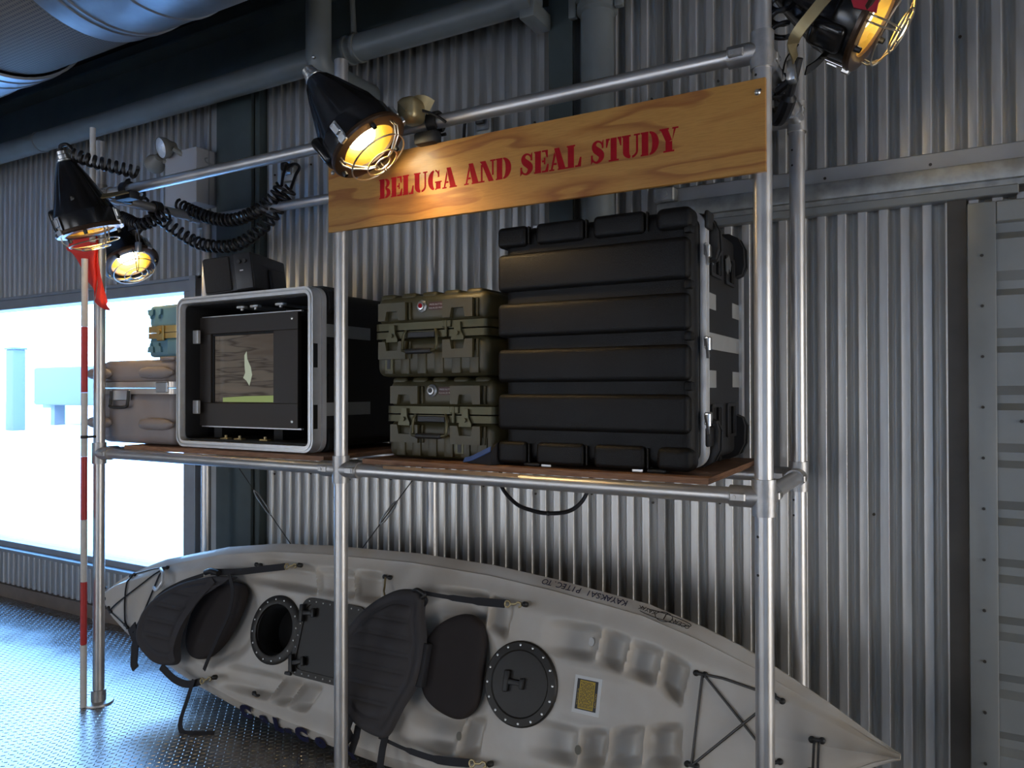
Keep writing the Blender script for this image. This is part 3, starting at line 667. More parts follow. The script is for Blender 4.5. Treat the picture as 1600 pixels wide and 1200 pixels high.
# feet and rear stay of the monitor reach the case floor
mo = thing('monitor', 'square flat monitor in a dark panel mounted inside the open case', 'monitor', (-3.057, 2.64, 1.49))
PX0, PX1, PZ0, PZ1, PY = -3.443, -2.672, 1.517, 2.083, 2.62
PX0 += .055
SX0, SX1, SZ0, SZ1 = -3.297, -2.838, 1.637, 1.996
def framemesh(x0, x1, z0, z1, a0, a1, b0, b1, y0, y1):
    m = MB(); m.rbox(x0, x1, y0, y1, z0, b0, .002, 1); m.rbox(x0, x1, y0, y1, b1, z1, .002, 1); m.rbox(x0, a0, y0, y1, b0, b1, .002, 1); m.rbox(a1, x1, y0, y1, b0, b1, .002, 1); return m
pb = obj('front_panel', framemesh(-3.443, -2.672, 1.517, 2.083, SX0, SX1, SZ0, SZ1, PY-.006, PY+.02), M['bezel'], mo, smooth=0)
obj('screen', MB().box(SX0-.01, SX1+.01, PY+.016, PY+.024, SZ0-.01, SZ1+.01), M['screen'], mo, smooth=0)
obj('screen_frame', framemesh(SX0, SX1, SZ0, SZ1, SX0+.012, SX1-.004, SZ0+.004, SZ1-.012, PY+.004, PY+.015), M['inner'], mo, smooth=0)
obj('display_box', MB().rbox(-3.40, -2.72, PY+.025, PY+.16, 1.55, 2.05, .01, 2), M['inner'], mo)
for x in (-3.27, -2.83): obj('mount_foot', MB().box(x-.03, x+.03, PY+.02, PY+.3, QZ+.045, 1.56), M['inner'], mo, smooth=0)
for x in (-3.40, -2.71):
    for z in (1.55, 2.05): obj('screw', MB().lathe([(.0085, 0), (.0085, .003), (.004, .005), (0, .005)], 10, XZ((x, PY-.006, z))), M['steel'], mo)
obj('panel_edge', MB().box(-3.41, -2.66, PY+.006, PY+.022, 2.083, 2.089), M['alum'], mo, smooth=0); obj('panel_edge', MB().box(-3.41, -2.66, PY+.006, PY+.022, 1.510, 1.517), M['alum'], mo, smooth=0)
obj('screen_pattern', MB().prism([(SX0+.07, 1.642), (SX1-.006, 1.642), (SX1-.006, 1.676), (SX0+.24, 1.672), (SX0+.07, 1.664)], -.016, -.0155, XZ((0, PY-.001, 0))), M['scr_green'], mo, label='green strip on the screen', smooth=0)
obj('screen_pattern', MB().prism([(-3.066, 1.88), (-3.05, 1.90), (-3.045, 1.86), (-3.02, 1.82), (-3.01, 1.78), (-3.022, 1.745), (-3.03, 1.725), (-3.05, 1.75), (-3.075, 1.765), (-3.06, 1.79), (-3.065, 1.83)], -.016, -.0155, XZ((0, PY-.001, 0))), M['scr_pale'], mo, label='pale shape on the screen', smooth=0)  # flat emissive shape laid over the screen
obj('display_cable', MB().tube(smooth_path([(-2.78, PY+.03, 2.07), (-2.83, PY+.06, 2.11), (-2.88, PY+.1, 2.13)], 6), .003, 6), M['rubber'], mo)

# speaker on top of the rack case
SA = R(-14)
TS = Matrix.Translation((-3.045, 2.58, QZ+QH+.020)) @ Matrix.Rotation(R(20), 4, 'Z') @ Matrix.Rotation(R(-7), 4, 'Y') @ Matrix.Scale(1.14, 4)
sp = thing('desktop_speaker', 'small black desktop speaker tilted on top of the open rack case', 'speaker', TS)
# local: x along the front, y depth, z up; front lower-left corner near the origin
def S(mb): return MB().add(mb.v, mb.f, TS)
obj('cabinet', S(MB().rbox(-.15, .085, -.01, .30, .0, .165, .008, 3)), M['spk'], sp)
obj('speaker_grille', S(MB().rbox(-.146, -.020, -.022, -.006, .008, .158, .006, 2)), M['grille'], sp)
cp = obj('control_panel', S(MB().rbox(.002, .083, -.020, -.006, .004, .162, .005, 2)), M['spk'], sp)
for x in (.030, .056): obj('knob', S(MB().cyl((x, -.020, .125), (x, -.030, .125), .009, 12)), M['rubber'], cp)
obj('button', S(MB().box(.028, .044, -.0212, -.0195, .084, .089)), M['stickw'], cp, smooth=0)
obj('stand_arm', S(MB().rbox(.0852, .098, .12, .155, -.012, .105, .006, 2)), M['rubber'], sp)
obj('stand_foot', S(MB().rbox(.02, .105, .10, .18, -.011, .002, .003, 1)), M['rubber'], sp)
obj('side_groove', S(MB().box(.0845, .0862, .07, .28, .112, .115)), M['rubber'], sp, smooth=0)

# ================================================================== GREY AND BLUE CASES AT THE LEFT END
gc = thing('equipment_case', 'mauve grey plastic case at the left end below the blue case', 'case', (-3.78, 2.72, 1.411))
gx0, gx1, gy, gz = -4.115, -3.432, 2.50, 1.411
obj('base', MB().rbox(gx0+.02, gx1, gy, 2.98, gz+.002, 1.695, .05, 5), M['tan'], gc)
obj('lid', MB().rbox(gx0+.02, gx1, gy, 2.98, 1.735, 1.868, .05, 5), M['tan'], gc)
def bandring(x0, x1, y0, y1, z0, z1, r=.045):
    return MB().prism(roundrect(x0, x1, y0, y1, r, 5), z0, z1)
obj('rim_band', bandring(gx0+.006, gx1+.008, gy-.008, 2.988, 1.718, 1.748), M['tanm'], gc); obj('rim_band', bandring(gx0+.006, gx1+.008, gy-.008, 2.988, 1.683, 1.712), M['tanm'], gc)
def horn(x, z, sgn, w=.13):
    m = MB(); P = [(-w*.5, 0), (-w*.42, -.028), (-w*.30, -.05), (w*.40, -.05), (w*.5, -.03), (w*.5, .012), (-w*.45, .012)]
    return m
def corner_rib(xa, xb, z, r=.023):
    # rounded moulded ear that wraps a front corner of the case
    n = 9; m = MB(); pts = []; rad = []
    for k in range(n):
        t = k/(n-1); x = xa+(xb-xa)*t; e = math.sin(PI*min(1, max(0, .5-abs(t-.5))/.22*.5) if abs(t-.5) > .28 else PI/2)
        pts.append((x, gy-.006-.012*e, z)); rad.append(1.35*r*(.25+.75*e))
    return m.tube(pts, rad, 12)
for z in (1.795, 1.525):
    obj('corner_ear', corner_rib(gx0-.045, -3.955, z), M['tan'], gc)
    obj('corner_ear', corner_rib(-3.70, gx1-.002, z), M['tan'], gc)
hb = obj('handle_plate', MB().rbox(-3.945, -3.785, gy-.018, gy-.006, 1.648, 1.705, .003, 1), M['steel'], gc)
obj('handle_grip', MB().tube(smooth_path([(-3.94, gy-.02, 1.70), (-3.94, gy-.026, 1.635), (-3.925, gy-.032, 1.612), (-3.80, gy-.032, 1.612), (-3.787, gy-.026, 1.635), (-3.787, gy-.02, 1.70)], 4), .008, 8), M['rubber'], hb)
obj('latch', MB().rbox(-3.56, -3.47, gy-.020, gy-.004, 1.69, 1.745, .004, 1), M['steel'], gc)
obj('lid_knob', MB().rbox(-3.56, -3.435, gy-.0, gy+.06, 1.858, 1.880, .01, 3), M['tan'], gc)

bl = thing('equipment_case', 'small teal blue case with a brass band on top of the grey case', 'case', (-3.575, 2.7, 1.880))
bx0, bx1, by, bz = -3.695, -3.435, 2.535, 1.880
obj('base', MB().rbox(bx0, bx1, by, 2.92, bz, 1.985, .02, 4), M['blue'], bl)
obj('lid', MB().rbox(bx0, bx1, by, 2.92, 2.035, 2.158, .024, 4), M['blue'], bl)
for z0, z1 in ((1.978, 2.006), (2.010, 2.044)): obj('brass_band', bandring(bx0-.010, bx1+.008, by-.010, 2.93, z0, z1, .03), M['gold'], bl)
obj('latch', join(MB().rbox(-3.60, -3.545, by-.022, by-.008, 1.965, 2.045, .004, 1), MB().cyl((-3.572, by-.03, 2.012), (-3.572, by-.018, 2.012), .012, 12)), M['gold'], bl)
for z, s in ((2.135, -1), (1.905, 1)):
    for x in (-3.665, -3.60):
        obj('moulded_rib', MB().prism([(-.024, 0), (.024, 0), (.020, s*.028), (.006, s*.034), (.004, s*.05), (-.004, s*.05), (-.006, s*.034), (-.020, s*.028)][::s], 0, .012, XZ((x, by, z))), M['blue'], bl)
obj('corner_rib', MB().rbox(-3.535, bx1+.004, by-.010, by+.06, 1.882, 1.975, .018, 3), M['blue'], bl)

# ================================================================== OLIVE CASES
def olive_case(x0, x1, y, z0, h, label, arrow_x, valve):
    w = x1-x0; d = .50
    t = thing('olive_case', label, 'case', ((x0+x1)/2, y+d/2, z0), 'olive cases stacked on the shelf')
    zs = z0+h*.545                                     # parting line
    obj('base', MB().rbox(x0, x1, y, y+d, z0+.001, zs-.028, .038, 4), M['olive'], t)
    obj('lid', MB().rbox(x0+.004, x1-.004, y, y+d, zs+.028, z0+h-.012, .035, 4), M['olive'], t)
    for k in range(5):                                  # raised blocks on the lid with gaps between
        a = x0+.012+k*(w-.02)/5; obj('lid_block', MB().rbox(a, a+(w-.02)/5-.028, y+.014, y+d-.014, z0+h-.035, z0+h, .016, 3), M['olive'], t)
    for a, b in ((zs-.032, zs-.003), (zs+.003, zs+.034)):
        obj('rim_band', bandring(x0-.006, x1+.006, y-.008, y+d+.008, a, b, .035), M['olivem'], t)
    for k in range(6):                                  # upright ribs on the base
        a = x0+.055+k*(w-.09)/5.6
        obj('base_rib', MB().rbox(a, a+.045, y-.007, y+.01, z0+.012, z0+h*.29, .005, 2), M['olive'], t)
    def bracket(cx, cz, up, ww=.145, hh=.075):
        s = 1 if up else -1; P = [(-ww/2, -s*hh/2), (-ww/2, s*hh/2), (ww/2, s*hh/2), (ww/2, -s*hh/2), (ww/2-.036, -s*hh/2), (ww/2-.044, s*hh*.02), (-ww/2+.044, s*hh*.02), (-ww/2+.036, -s*hh/2)]
        if s > 0: P = P[::-1]
        m = MB().prism(P, -.004, .022, XZ((cx, y, cz)))
        obj('corner_guard', m, M['olive'], t, smooth=0)
        obj('guard_edge', MB().rbox(cx+ww/2+.012, cx+ww/2+.019, y-.012, y+.008, cz-hh/2, cz+hh/2, .003, 1), M['olive'], t)
    for cx in (x0+.105, x1-.135):
        bracket(cx, zs+.082, True); bracket(cx, zs-.082, False)
        l = obj('latch', MB().prism([(-.014, .03), (.014, .03), (.016, -.005), (.030, -.03), (.030, -.042), (-.030, -.042), (-.030, -.03), (-.016, -.005)][::-1], 0, .012, XZ((cx, y-.009, zs-.005))), M['olivem'], t)
        obj('latch_bolt', MB().cyl((cx, y-.020, zs-.02), (cx, y-.030, zs-.02), .009, 10), M['olivem'], l)
    hx = (x0+x1)/2-.035
    hd = obj('handle', MB().tube(smooth_path([(hx-.075, y-.014, zs), (hx-.085, y-.02, zs-.02), (hx-.085, y-.026, zs-.07), (hx-.07, y-.03, zs-.088), (hx+.07, y-.03, zs-.088), (hx+.085, y-.026, zs-.07), (hx+.085, y-.02, zs-.02), (hx+.075, y-.014, zs)], 4), .0065, 8), M['olivem'], t)
    obj('handle_grip', MB().rbox(hx-.066, hx+.066, y-.042, y-.018, zs-.100, zs-.078, .009, 3), M['rubber'], hd)
    obj('handle_plate', MB().rbox(hx-.07, hx+.07, y-.013, y-.004, zs-.032, zs-.006, .003, 1), M['rubber'], hd)
    obj('hasp', join(MB().rbox(x1-.20, x1-.188, y-.02, y-.006, zs-.034, zs+.036, .003, 1), MB().rbox(x1-.215, x1-.17, y-.016, y-.006, zs+.006, zs+.036, .003, 1)), M['olivem'], t)
    vx, vz = hx+.0, zs+.100
    v = obj('pressure_valve', MB().lathe([(.026, 0), (.026, .006), (.018, .010), (.016, .016), (.010, .017), (.010, .013), (0, .013)], 8 if valve == 'red' else 16, XZ((vx, y, vz))), M['steel'], t)
    obj('valve_button', MB().cyl((vx, y-.012, vz), (vx, y-.019, vz), .010, 12), M['red'] if valve == 'red' else M['ink'], v)
    lb = obj('pressure_label', MB().box(vx+.032, vx+.125, y-.0012, y+.01, vz-.018, vz+.014), M['labelr'], t, smooth=0)
    obj('lettering', join(text_mb('PRESS BUTTON TO', .0105, XZ((vx+.036, y-.0014, vz+.001))), text_mb('EQUALIZE PRESSURE', .0098, XZ((vx+.034, y-.0014, vz-.013)))), M['labelw'], lb, smooth=0)
    al = obj('arrow_label', MB().box(arrow_x-.020, arrow_x+.020, y-.0082, y-.004, z0+.030, z0+h*.29+.004), M['olivem'], t, smooth=0)
    obj('arrow', MB().prism([(-.009, 0), (.009, 0), (.009, .045), (.018, .045), (0, .075), (-.018, .045), (-.009, .045)], 0, .001, XZ((arrow_x, y-.0083, z0+.034))), M['ink'], al, smooth=0)
    return t
olive_case(-2.080, -1.53, 2.560, 1.411, .345, 'lower olive green case standing on the shelf board, dark valve button', -1.70, 'dark')
olive_case(-2.125, -1.55, 2.535, 1.757, .358, 'upper olive green case of the stack, red valve button', -2.045, 'red')

# ================================================================== CAGED SPOT LAMPS
def frame_from_axis(c, axis, hint=(0, -1, 0)):
    z = -Vector(axis).normalized(); y = Vector(hint); y = (y - z*y.dot(z)).normalized(); x = y.cross(z)
    return basis(c, x, y, z)
def spot_lamp(c, axis, label, energy, spin=0.0, plate=False):
    T = frame_from_axis(c, axis) @ Matrix.Rotation(spin, 4, 'Z')
    t = thing('caged_lamp', label, 'lamp', T, 'caged spot lamps on the pipe rack')
    # fluted conical housing
    prof = [(.148, .012), (.149, .085), (.143, .098), (.125, .145), (.100, .21), (.074, .28), (.050, .335), (.040, .352), (.0, .356)]
    seg = 96; m = MB().lathe(prof, seg)
    for i, (r, z) in enumerate(prof):
        for k in range(seg):
            a = 2*PI*k/seg; f = 1.0
            if .13 < z < .345: f = 1+.11*max(0, math.cos(5*a))**8-.02
            x, y, zz = m.v[i*seg+k]; m.v[i*seg+k] = (x*f, y*f, zz)
    obj('housing', m, M['lampblk'], t, world=False, smooth=40)
    obj('bezel', MB().lathe([(.150, .018), (.160, .014), (.162, .002), (.158, -.006), (.128, -.010), (.112, -.004), (.111, .006)], 56), M['bronze'], t, world=False)
    obj('reflector', MB().lathe([(.112, .004), (.104, .03), (.088, .065), (.066, .10), (.045, .12), (.0, .125)], 48), M['reflector'], t, world=False)
    obj('bulb', MB().lathe([(.001, .018), (.026, .021), (.048, .030), (.060, .046), (.060, .060), (.048, .082), (.026, .105), (.018, .12)], 28), M['bulb'], t, world=False)
    obj('front_glass', MB().lathe([(0.0005, .0015), (.124, .0015)], 40), M['glass'], t, world=False)
    obj('neck', join(MB().lathe([(.030, .345), (.030, .385), (.026, .39), (.026, .405), (.0, .406)], 20), MB().lathe([(.036, .352), (.039, .356), (.039, .362), (.036, .366)], 20)), M['steel'], t, world=False)
    g = MB()
    def circ(r, z, n=40): return [(r*math.cos(2*PI*k/n), r*math.sin(2*PI*k/n), z) for k in range(n)]
    for r, z in ((.118, -.058), (.066, -.084), (.034, -.088)): g.tube(circ(r, z), .0032, 6, closed=True)
    for k in range(3):
        a = 2*PI*k/3+.35
        for da in (-.08, .08):
            b = lambda r, z: (r*math.cos(a+da*min(1, .12/r)), r*math.sin(a+da*min(1, .12/r)), z)
            g.tube([b(.138, -.008), b(.140, -.03), b(.118, -.058), b(.066, -.084), b(.034, -.088)], .0032, 6)
    obj('wire_guard', g, M['wire'], t, world=False)
    for k in range(3):
        a = 2*PI*k/3+.95; Q = Matrix.Rotation(a, 4, 'Z')
        obj('latch', join(MB().rbox(.150, .158, -.016, .016, .010, .085, .003, 1, Q), MB().rbox(.156, .166, -.013, .013, .035, .075, .003, 1, Q), MB().rbox(.150, .170, -.016, .016, -.006, .020, .003, 1, Q)), M['steel'], t, world=False)
    for k in range(3):
        a = 2*PI*k/3-.35; m = MB().lathe([(.009, -.022), (.010, -.010), (.010, -.004), (.0, -.004)], 10, Matrix.Translation((.138*math.cos(a), .138*math.sin(a), -.004)))
        obj('bezel_stud', m, M['rubber'], t, world=False)
    obj('side_boss', MB().rbox(.125, .170, -.045, .045, .03, .15, .02, 3, Matrix.Rotation(-.25, 4, 'Z')), M['lampblk'], t, world=False)
    lo = lamp_data('lamp_light', 'SPOT', energy, (1, .66, .30), (0, 0, 0), spot_size=R(86), spot_blend=.9, shadow_soft_size=.035)
    lo.parent = t; lo.location = (0, 0, .010)
    return t
def clamp(t, c, axis, pts, strap_mat, width=.035):
    """hook clamp on a rack tube and the strap that carries the lamp"""
    c = Vector(c); ax = Vector(axis).normalized(); Q = frame_from_axis(c, ax, (0, 0, 1) if abs(ax.z) < .9 else (0, 1, 0))
    m = MB().lathe([(.030, -.022), (.042, -.022), (.042, .022), (.030, .022), (.030, -.022)], 20, Q, R(-60), R(240)); m.rbox(-.02, .02, -.075, -.035, -.018, .018, .006, 2, Q)
    m.cyl(Q @ Vector((0, -.055, -.05)), Q @ Vector((0, -.055, .05)), .007, 8); m.rbox(-.03, .03, -.062, -.048, .045, .06, .004, 1, Q)
    obj('hook_clamp', m, M['rubber'], t)
    if pts: obj('carrying_strap', MB().ribbon(smooth_path(pts, 5), width, (0, -1, .1), .006), strap_mat, t)

l2 = spot_lamp((-1.875, 2.20, 2.628), (.598, .19, -.779), 'black caged lamp lit in front of the sign, its cone hiding the middle post', 26, .62)
clamp(l2, (-1.74, YFP, ZU), (1, 0, 0), [(-1.80, 2.30, 2.80), (-1.76, 2.36, 2.83), (-1.73, 2.40, 2.815)], M['brasst'], .06)
obj('terminal_box', MB().rbox(-1.835, -1.745, 2.30, 2.40, 2.745, 2.845, .03, 4), M['brasst'], l2)
obj('tail_cord', MB().tube(smooth_path([(-1.76, 2.36, 2.80), (-1.70, 2.38, 2.775), (-1.66, 2.40, 2.745)], 5), .006, 6), M['cord'], l2)
obj('clamp_handle', MB().rbox(-1.79, -1.69, 2.36, 2.42, 2.665, 2.715, .012, 2), M['rubber'], l2)
l1 = spot_lamp((-3.752, 2.25, 2.514), (.132, .288, -.948), 'black caged lamp pointing straight down over the red flag at the left post', 10, .62)
clamp(l1, (-3.74, YFP, ZU), (1, 0, 0), [(-3.70, 2.13, 2.64), (-3.68, 2.20, 2.665), (-3.655, 2.30, 2.70), (-3.64, 2.37, 2.73)], M['brasst'], .045)
obj('clamp_arm', MB().rbox(-3.76, -3.63, 2.38, 2.44, 2.70, 2.745, .01, 2), M['rubber'], l1)
obj('strap_bolt', MB().cyl((-3.695, 2.115, 2.645), (-3.695, 2.135, 2.645), .011, 10), M['steel'], l1)
l3 = spot_lamp((-4.222, 2.78, 2.467), (.56, .024, -.828), 'lower black caged lamp lit behind the one over the flag', 10, .3)
clamp(l3, (X1, 2.78, ZU), (0, 1, 0), [(-4.16, 2.72, 2.66), (-4.08, 2.74, 2.68), (-4.0, 2.76, 2.70)], M['lampblk'], .035)
obj('clamp_arm', MB().tube(smooth_path([(-4.0, 2.76, 2.73), (-4.02, 2.74, 2.68), (-4.10, 2.74, 2.63), (-4.12, 2.76, 2.58)], 5), .014, 8), M['rubber'], l3)
obj('safety_wire', MB().tube(smooth_path([(-4.07, 2.70, 2.68), (-4.01, 2.68, 2.62), (-3.99, 2.68, 2.55)], 5), .003, 6), M['steel'], l3)
obj('wing_bolt', join(MB().cyl((-4.06, 2.72, 2.51), (-3.98, 2.70, 2.50), .006, 8), MB().rbox(-4.07, -4.04, 2.70, 2.73, 2.51, 2.57, .006, 2)), M['steel'], l3)
l4 = spot_lamp((-.163, 2.62, 2.868), (.836, .049, -.546), 'black caged lamp high on the right end of the rack, shining right', 34, .9)
clamp(l4, (X3, 2.76, ZU), (0, 1, 0), None, None)
obj('carrying_strap', MB().ribbon(smooth_path([(-.395, 2.55, 2.768), (-.385, 2.47, 2.80), (-.32, 2.44, 2.86), (-.22, 2.44, 2.96), (-.14, 2.46, 3.04)], 6), .036, (.3, -.9, .2), .005), M['brasst'], l4)
obj('carrying_strap', MB().ribbon(smooth_path([(-.37, 2.60, 2.745), (-.34, 2.64, 2.78), (-.30, 2.68, 2.84)], 5), .030, (.7, -.2, -.6), .005), M['lampblk'], l4)
obj('clamp_arm', MB().tube(smooth_path([(-.385, 2.56, 2.775), (-.41, 2.60, 2.715), (-.44, 2.66, 2.665), (-.475, 2.72, 2.645), (-.51, 2.76, 2.68)], 6), [.014]*10+[.026]*14+[.02], 10), M['rubber'], l4)
obj('clamp_bolt', join(MB().cyl((-.47, 2.70, 2.735), (-.41, 2.62, 2.735), .017, 10), MB().rbox(-.475, -.455, 2.67, 2.70, 2.74, 2.80, .006, 2)), M['rubber'], l4)
obj('swivel_fork', MB().rbox(-.425, -.395, 2.55, 2.60, 2.705, 2.775, .008, 2), M['steel'], l4)
obj('loose_wire', MB().tube(smooth_path([(-.455, 2.66, 2.76), (-.43, 2.6, 2.80), (-.385, 2.55, 2.815)], 5), .003, 6), M['cord'], l4)
rp = obj('rating_plate', MB().prism([(-.228, 2.905), (-.140, 2.885), (-.152, 2.822), (-.214, 2.853)][::-1], -2.468, -2.462, XZ((0, 0, 0))), M['redplate'], l4, smooth=0)

# ================================================================== COILED CORDS
def coil(path, Rc, turns, r=.0055, lead=0, stretch=None):
    P = smooth_path(path, 16); L = [0]
    for i in range(1, len(P)): L.append(L[-1]+(P[i]-P[i-1]).length)
    n = int(turns*11); out = []; prev = None
    for i in range(n+1):
        s = L[-1]*i/n; j = max(k for k in range(len(L)) if L[k] <= s+1e-9); j = min(j, len(P)-2)
        f = (s-L[j])/max(1e-9, L[j+1]-L[j]); p = P[j].lerp(P[j+1], f); t = (P[j+1]-P[j]).normalized()
        if prev is None: u = t.cross(Vector((0, 1, .2))).normalized()
        else: u = (prev-t*prev.dot(t)).normalized()
        prev = u; w = t.cross(u); a = 2*PI*turns*i/n
        q = 1.0 if lead == 0 else min(1, i/(11*1.2), (n-i)/(11*1.2))
        out.append(p+(u*math.cos(a)+w*math.sin(a))*Rc*q)
    return MB().tube(out, r, 6)
def cord(label, parts):
    c = obj('coiled_cord', join(*parts), M['cord'], smooth=60); tag(c, label, 'cord', 'coiled black lamp cords'); return c
cord('short coiled cord from the cap of the lamp over the flag', [MB().tube(smooth_path([(-3.805, 2.135, 2.893), (-3.812, 2.13, 2.925), (-3.79, 2.15, 2.935), (-3.765, 2.17, 2.90)], 5), .010, 8), coil([(-3.765, 2.17, 2.885), (-3.69, 2.23, 2.855), (-3.62, 2.30, 2.835), (-3.55, 2.37, 2.815)], .028, 9, .009)])
cord('long coiled cord sagging lowest from the wall outlet to the lamps', [coil([(-4.13, 2.86, 2.80), (-4.10, 2.90, 2.74), (-3.955, 3.0, 2.621), (-3.80, 3.03, 2.573), (-3.62, 3.06, 2.573), (-3.43, 3.09, 2.665), (-3.32, 3.13, 2.80), (-3.275, 3.15, 2.88)], .033, 27, .0088), MB().tube(smooth_path([(-3.275, 3.15, 2.88), (-3.29, 3.2, 2.97), (-3.30, 3.24, 3.03), (-3.37, 3.27, 3.07), (-3.45, 3.28, 3.06)], 5), .009, 8)])
cord('coiled cord hanging above the lowest one from the same outlet', [coil([(-4.05, 2.98, 2.845), (-3.956, 3.0, 2.80), (-3.78, 3.03, 2.735), (-3.62, 3.05, 2.720), (-3.46, 3.08, 2.765), (-3.36, 3.11, 2.84), (-3.33, 3.13, 2.90)], .033, 25, .0088), MB().tube(smooth_path([(-3.33, 3.13, 2.90), (-3.36, 3.17, 2.97), (-3.38, 3.21, 3.04), (-3.42, 3.25, 3.07), (-3.47, 3.28, 3.08)], 5), .009, 8)])
cord('bunched coiled cord looping over the lower left lamp', [coil([(-4.37, 2.80, 2.775), (-4.25, 2.78, 2.735), (-4.12, 2.74, 2.69), (-4.02, 2.74, 2.68), (-3.90, 2.80, 2.735)], .030, 17, .008), coil([(-4.07, 2.66, 2.90), (-4.01, 2.68, 2.85), (-4.03, 2.74, 2.79), (-3.97, 2.78, 2.74)], .028, 5, .009)])
cord('coiled cord hanging down beside the top of the right post', [coil([(-.452, 2.55, 3.3), (-.448, 2.56, 3.10), (-.448, 2.575, 2.86)], .028, 10, .009)])

def outlet(x, z, label):
    t = thing('wall_outlet', label, 'outlet', (x, 3.33, z))
    obj('box', MB().rbox(x-.05, x+.05, 3.30, 3.335, z-.085, z+.085, .006, 2), M['track'], t); obj('cover_plate', MB().rbox(x-.035, x+.035, 3.292, 3.301, z-.05, z+.05, .004, 1), M['steel'], t)
    obj('plug', MB().rbox(x-.028, x+.022, 3.262, 3.293, z-.025, z+.025, .012, 3), M['rubber'], t); return t
outlet(-3.46, 3.07, 'grey wall outlet with two plugged coiled cords beside the green column')
o2 = outlet(-2.05, 3.10, 'grey wall outlet half hidden above the wooden sign')
obj('plug_cord', MB().tube(smooth_path([(-2.06, 3.265, 3.12), (-2.10, 3.25, 3.13), (-2.13, 3.25, 3.08), (-2.135, 3.25, 2.95)], 5), .009, 8), M['cord'], o2)

# ================================================================== EMERGENCY LIGHT
el = thing('emergency_light', 'grey twin head emergency light box on the wall at the left', 'emergency light', (-4.2, 3.2, 2.9))
obj('housing', MB().rbox(-4.40, -4.085, 3.13, 3.30, 2.90, 3.255, .008, 2), M['white'], el)
obj('wall_plate', MB().box(-4.38, -4.1, 3.295, 3.345, 2.95, 3.2), M['white'], el, smooth=0)
obj('housing_seam', MB().box(-4.086, -4.0835, 3.22, 3.228, 2.90, 3.255), M['wframe'], el, smooth=0)
def head(c, axis, r):
    T = frame_from_axis(c, axis, (0, 0, 1)); h = obj('lamp_head', MB().lathe([(r, 0), (r*1.04, .012), (r*.95, .04), (r*.6, .075), (r*.45, .10), (0, .105)], 28, T), M['headgrey'], el)
    obj('head_lens', MB().lathe([(r*.95, .001), (r*.6, -.010), (0.0005, -.014)], 28, T), M['lens'], h)
head((-4.345, 3.06, 3.265), (-.22, -.93, -.30), .066)
head((-4.50, 3.12, 3.19), (-.95, .25, -.35), .062)
obj('head_bracket', MB().tube(smooth_path([(-4.27, 3.10, 3.26), (-4.24, 3.14, 3.23), (-4.22, 3.15, 3.2)], 4), .018, 8), M['headgrey'], el)
obj('head_bracket', MB().tube(smooth_path([(-4.42, 3.12, 3.215), (-4.39, 3.15, 3.20)], 4), .018, 8), M['headgrey'], el)
obj('test_button', MB().cyl((-4.087, 3.20, 3.12), (-4.078, 3.20, 3.12), .009, 10), M['ink'], el)
obj('housing_clip', MB().tube(smooth_path([(-4.083, 3.21, 3.20), (-4.078, 3.19, 3.19), (-4.078, 3.20, 3.17), (-4.078, 3.245, 3.165)], 4), .004, 6), M['wframe'], el)

# ================================================================== RANGE POLE AND FLAG
rgp = thing('range_pole', 'red and white banded survey pole standing against the left post', 'pole', (-4.0, 2.366, 0))
bz_ = [0, .335, .672, 1.005, 1.345, 1.69, 2.045, 2.413]
for i in range(7):
    r = .0165
    obj('white_band' if i % 2 == 0 else 'red_band', MB().cyl((-4.0, 2.366+.0*i, bz_[i]+.002), (-4.0, 2.366, bz_[i+1]), r, 20), M['polewhite'] if i % 2 == 0 else M['polered'], rgp)
obj('black_tie', MB().lathe([(.0175, -.008), (.0185, -.006), (.0185, .006), (.0175, .008)], 16, Matrix.Translation((-4.0, 2.366, 1.452))), M['rubber'], rgp)
obj('black_tie', MB().rbox(-4.0, -3.972, 2.37, 2.42, 1.446, 1.458, .002, 1), M['rubber'], rgp)
fp = thing('flag_pole', 'white pole with a red flag drooping from it at the left post', 'flag', (-3.945, 2.375, 2.2))
obj('staff', MB().cyl((-3.945, 2.375, 2.50), (-3.945, 2.375, 3.115), .0150, 16), M['polewhite'], fp)
FA = [((-4.187, 2.385, 2.516), (-4.223, 2.395, 2.486)), ((-4.144, 2.392, 2.541), (-4.173, 2.402, 2.461)), ((-4.094, 2.398, 2.548), (-4.122, 2.408, 2.414)), ((-4.035, 2.395, 2.545), (-4.068, 2.405, 2.353)), ((-3.984, 2.393, 2.539), (-4.035, 2.403, 2.294))]
FB = [((-3.984, 2.393, 2.539), (-4.035, 2.403, 2.294)), ((-3.935, 2.388, 2.533), (-3.973, 2.398, 2.251)), ((-3.953, 2.410, 2.483), (-3.986, 2.420, 2.191)), ((-3.909, 2.390, 2.407), (-3.906, 2.400, 2.150)), ((-3.899, 2.402, 2.287), (-3.885, 2.412, 2.136)), ((-3.854, 2.396, 2.188), (-3.842, 2.406, 2.130))]
def flagmesh():
    V = []; F = []; k = 6                      # a lobe blown left of the staff and a fold drooping on its right
    for rws in (FA, FB):
        n0 = len(V); A = smooth_path([a for a, b in rws], 4); B = smooth_path([b for a, b in rws], 4)
        for i, (a, b) in enumerate(zip(A, B)):
            for j in range(k+1):
                p = a.lerp(b, j/k); p.y += .006*math.sin(j*1.3+i*.35); V.append(p)
        for i in range(len(A)-1):
            for j in range(k): F.append((n0+i*(k+1)+j, n0+(i+1)*(k+1)+j, n0+(i+1)*(k+1)+j+1, n0+i*(k+1)+j+1))
    return MB().add(V, F)
fo = obj('flag', flagmesh(), M['flag'], fp, smooth=80)
md = fo.modifiers.new('thick', 'SOLIDIFY'); md.thickness = .002

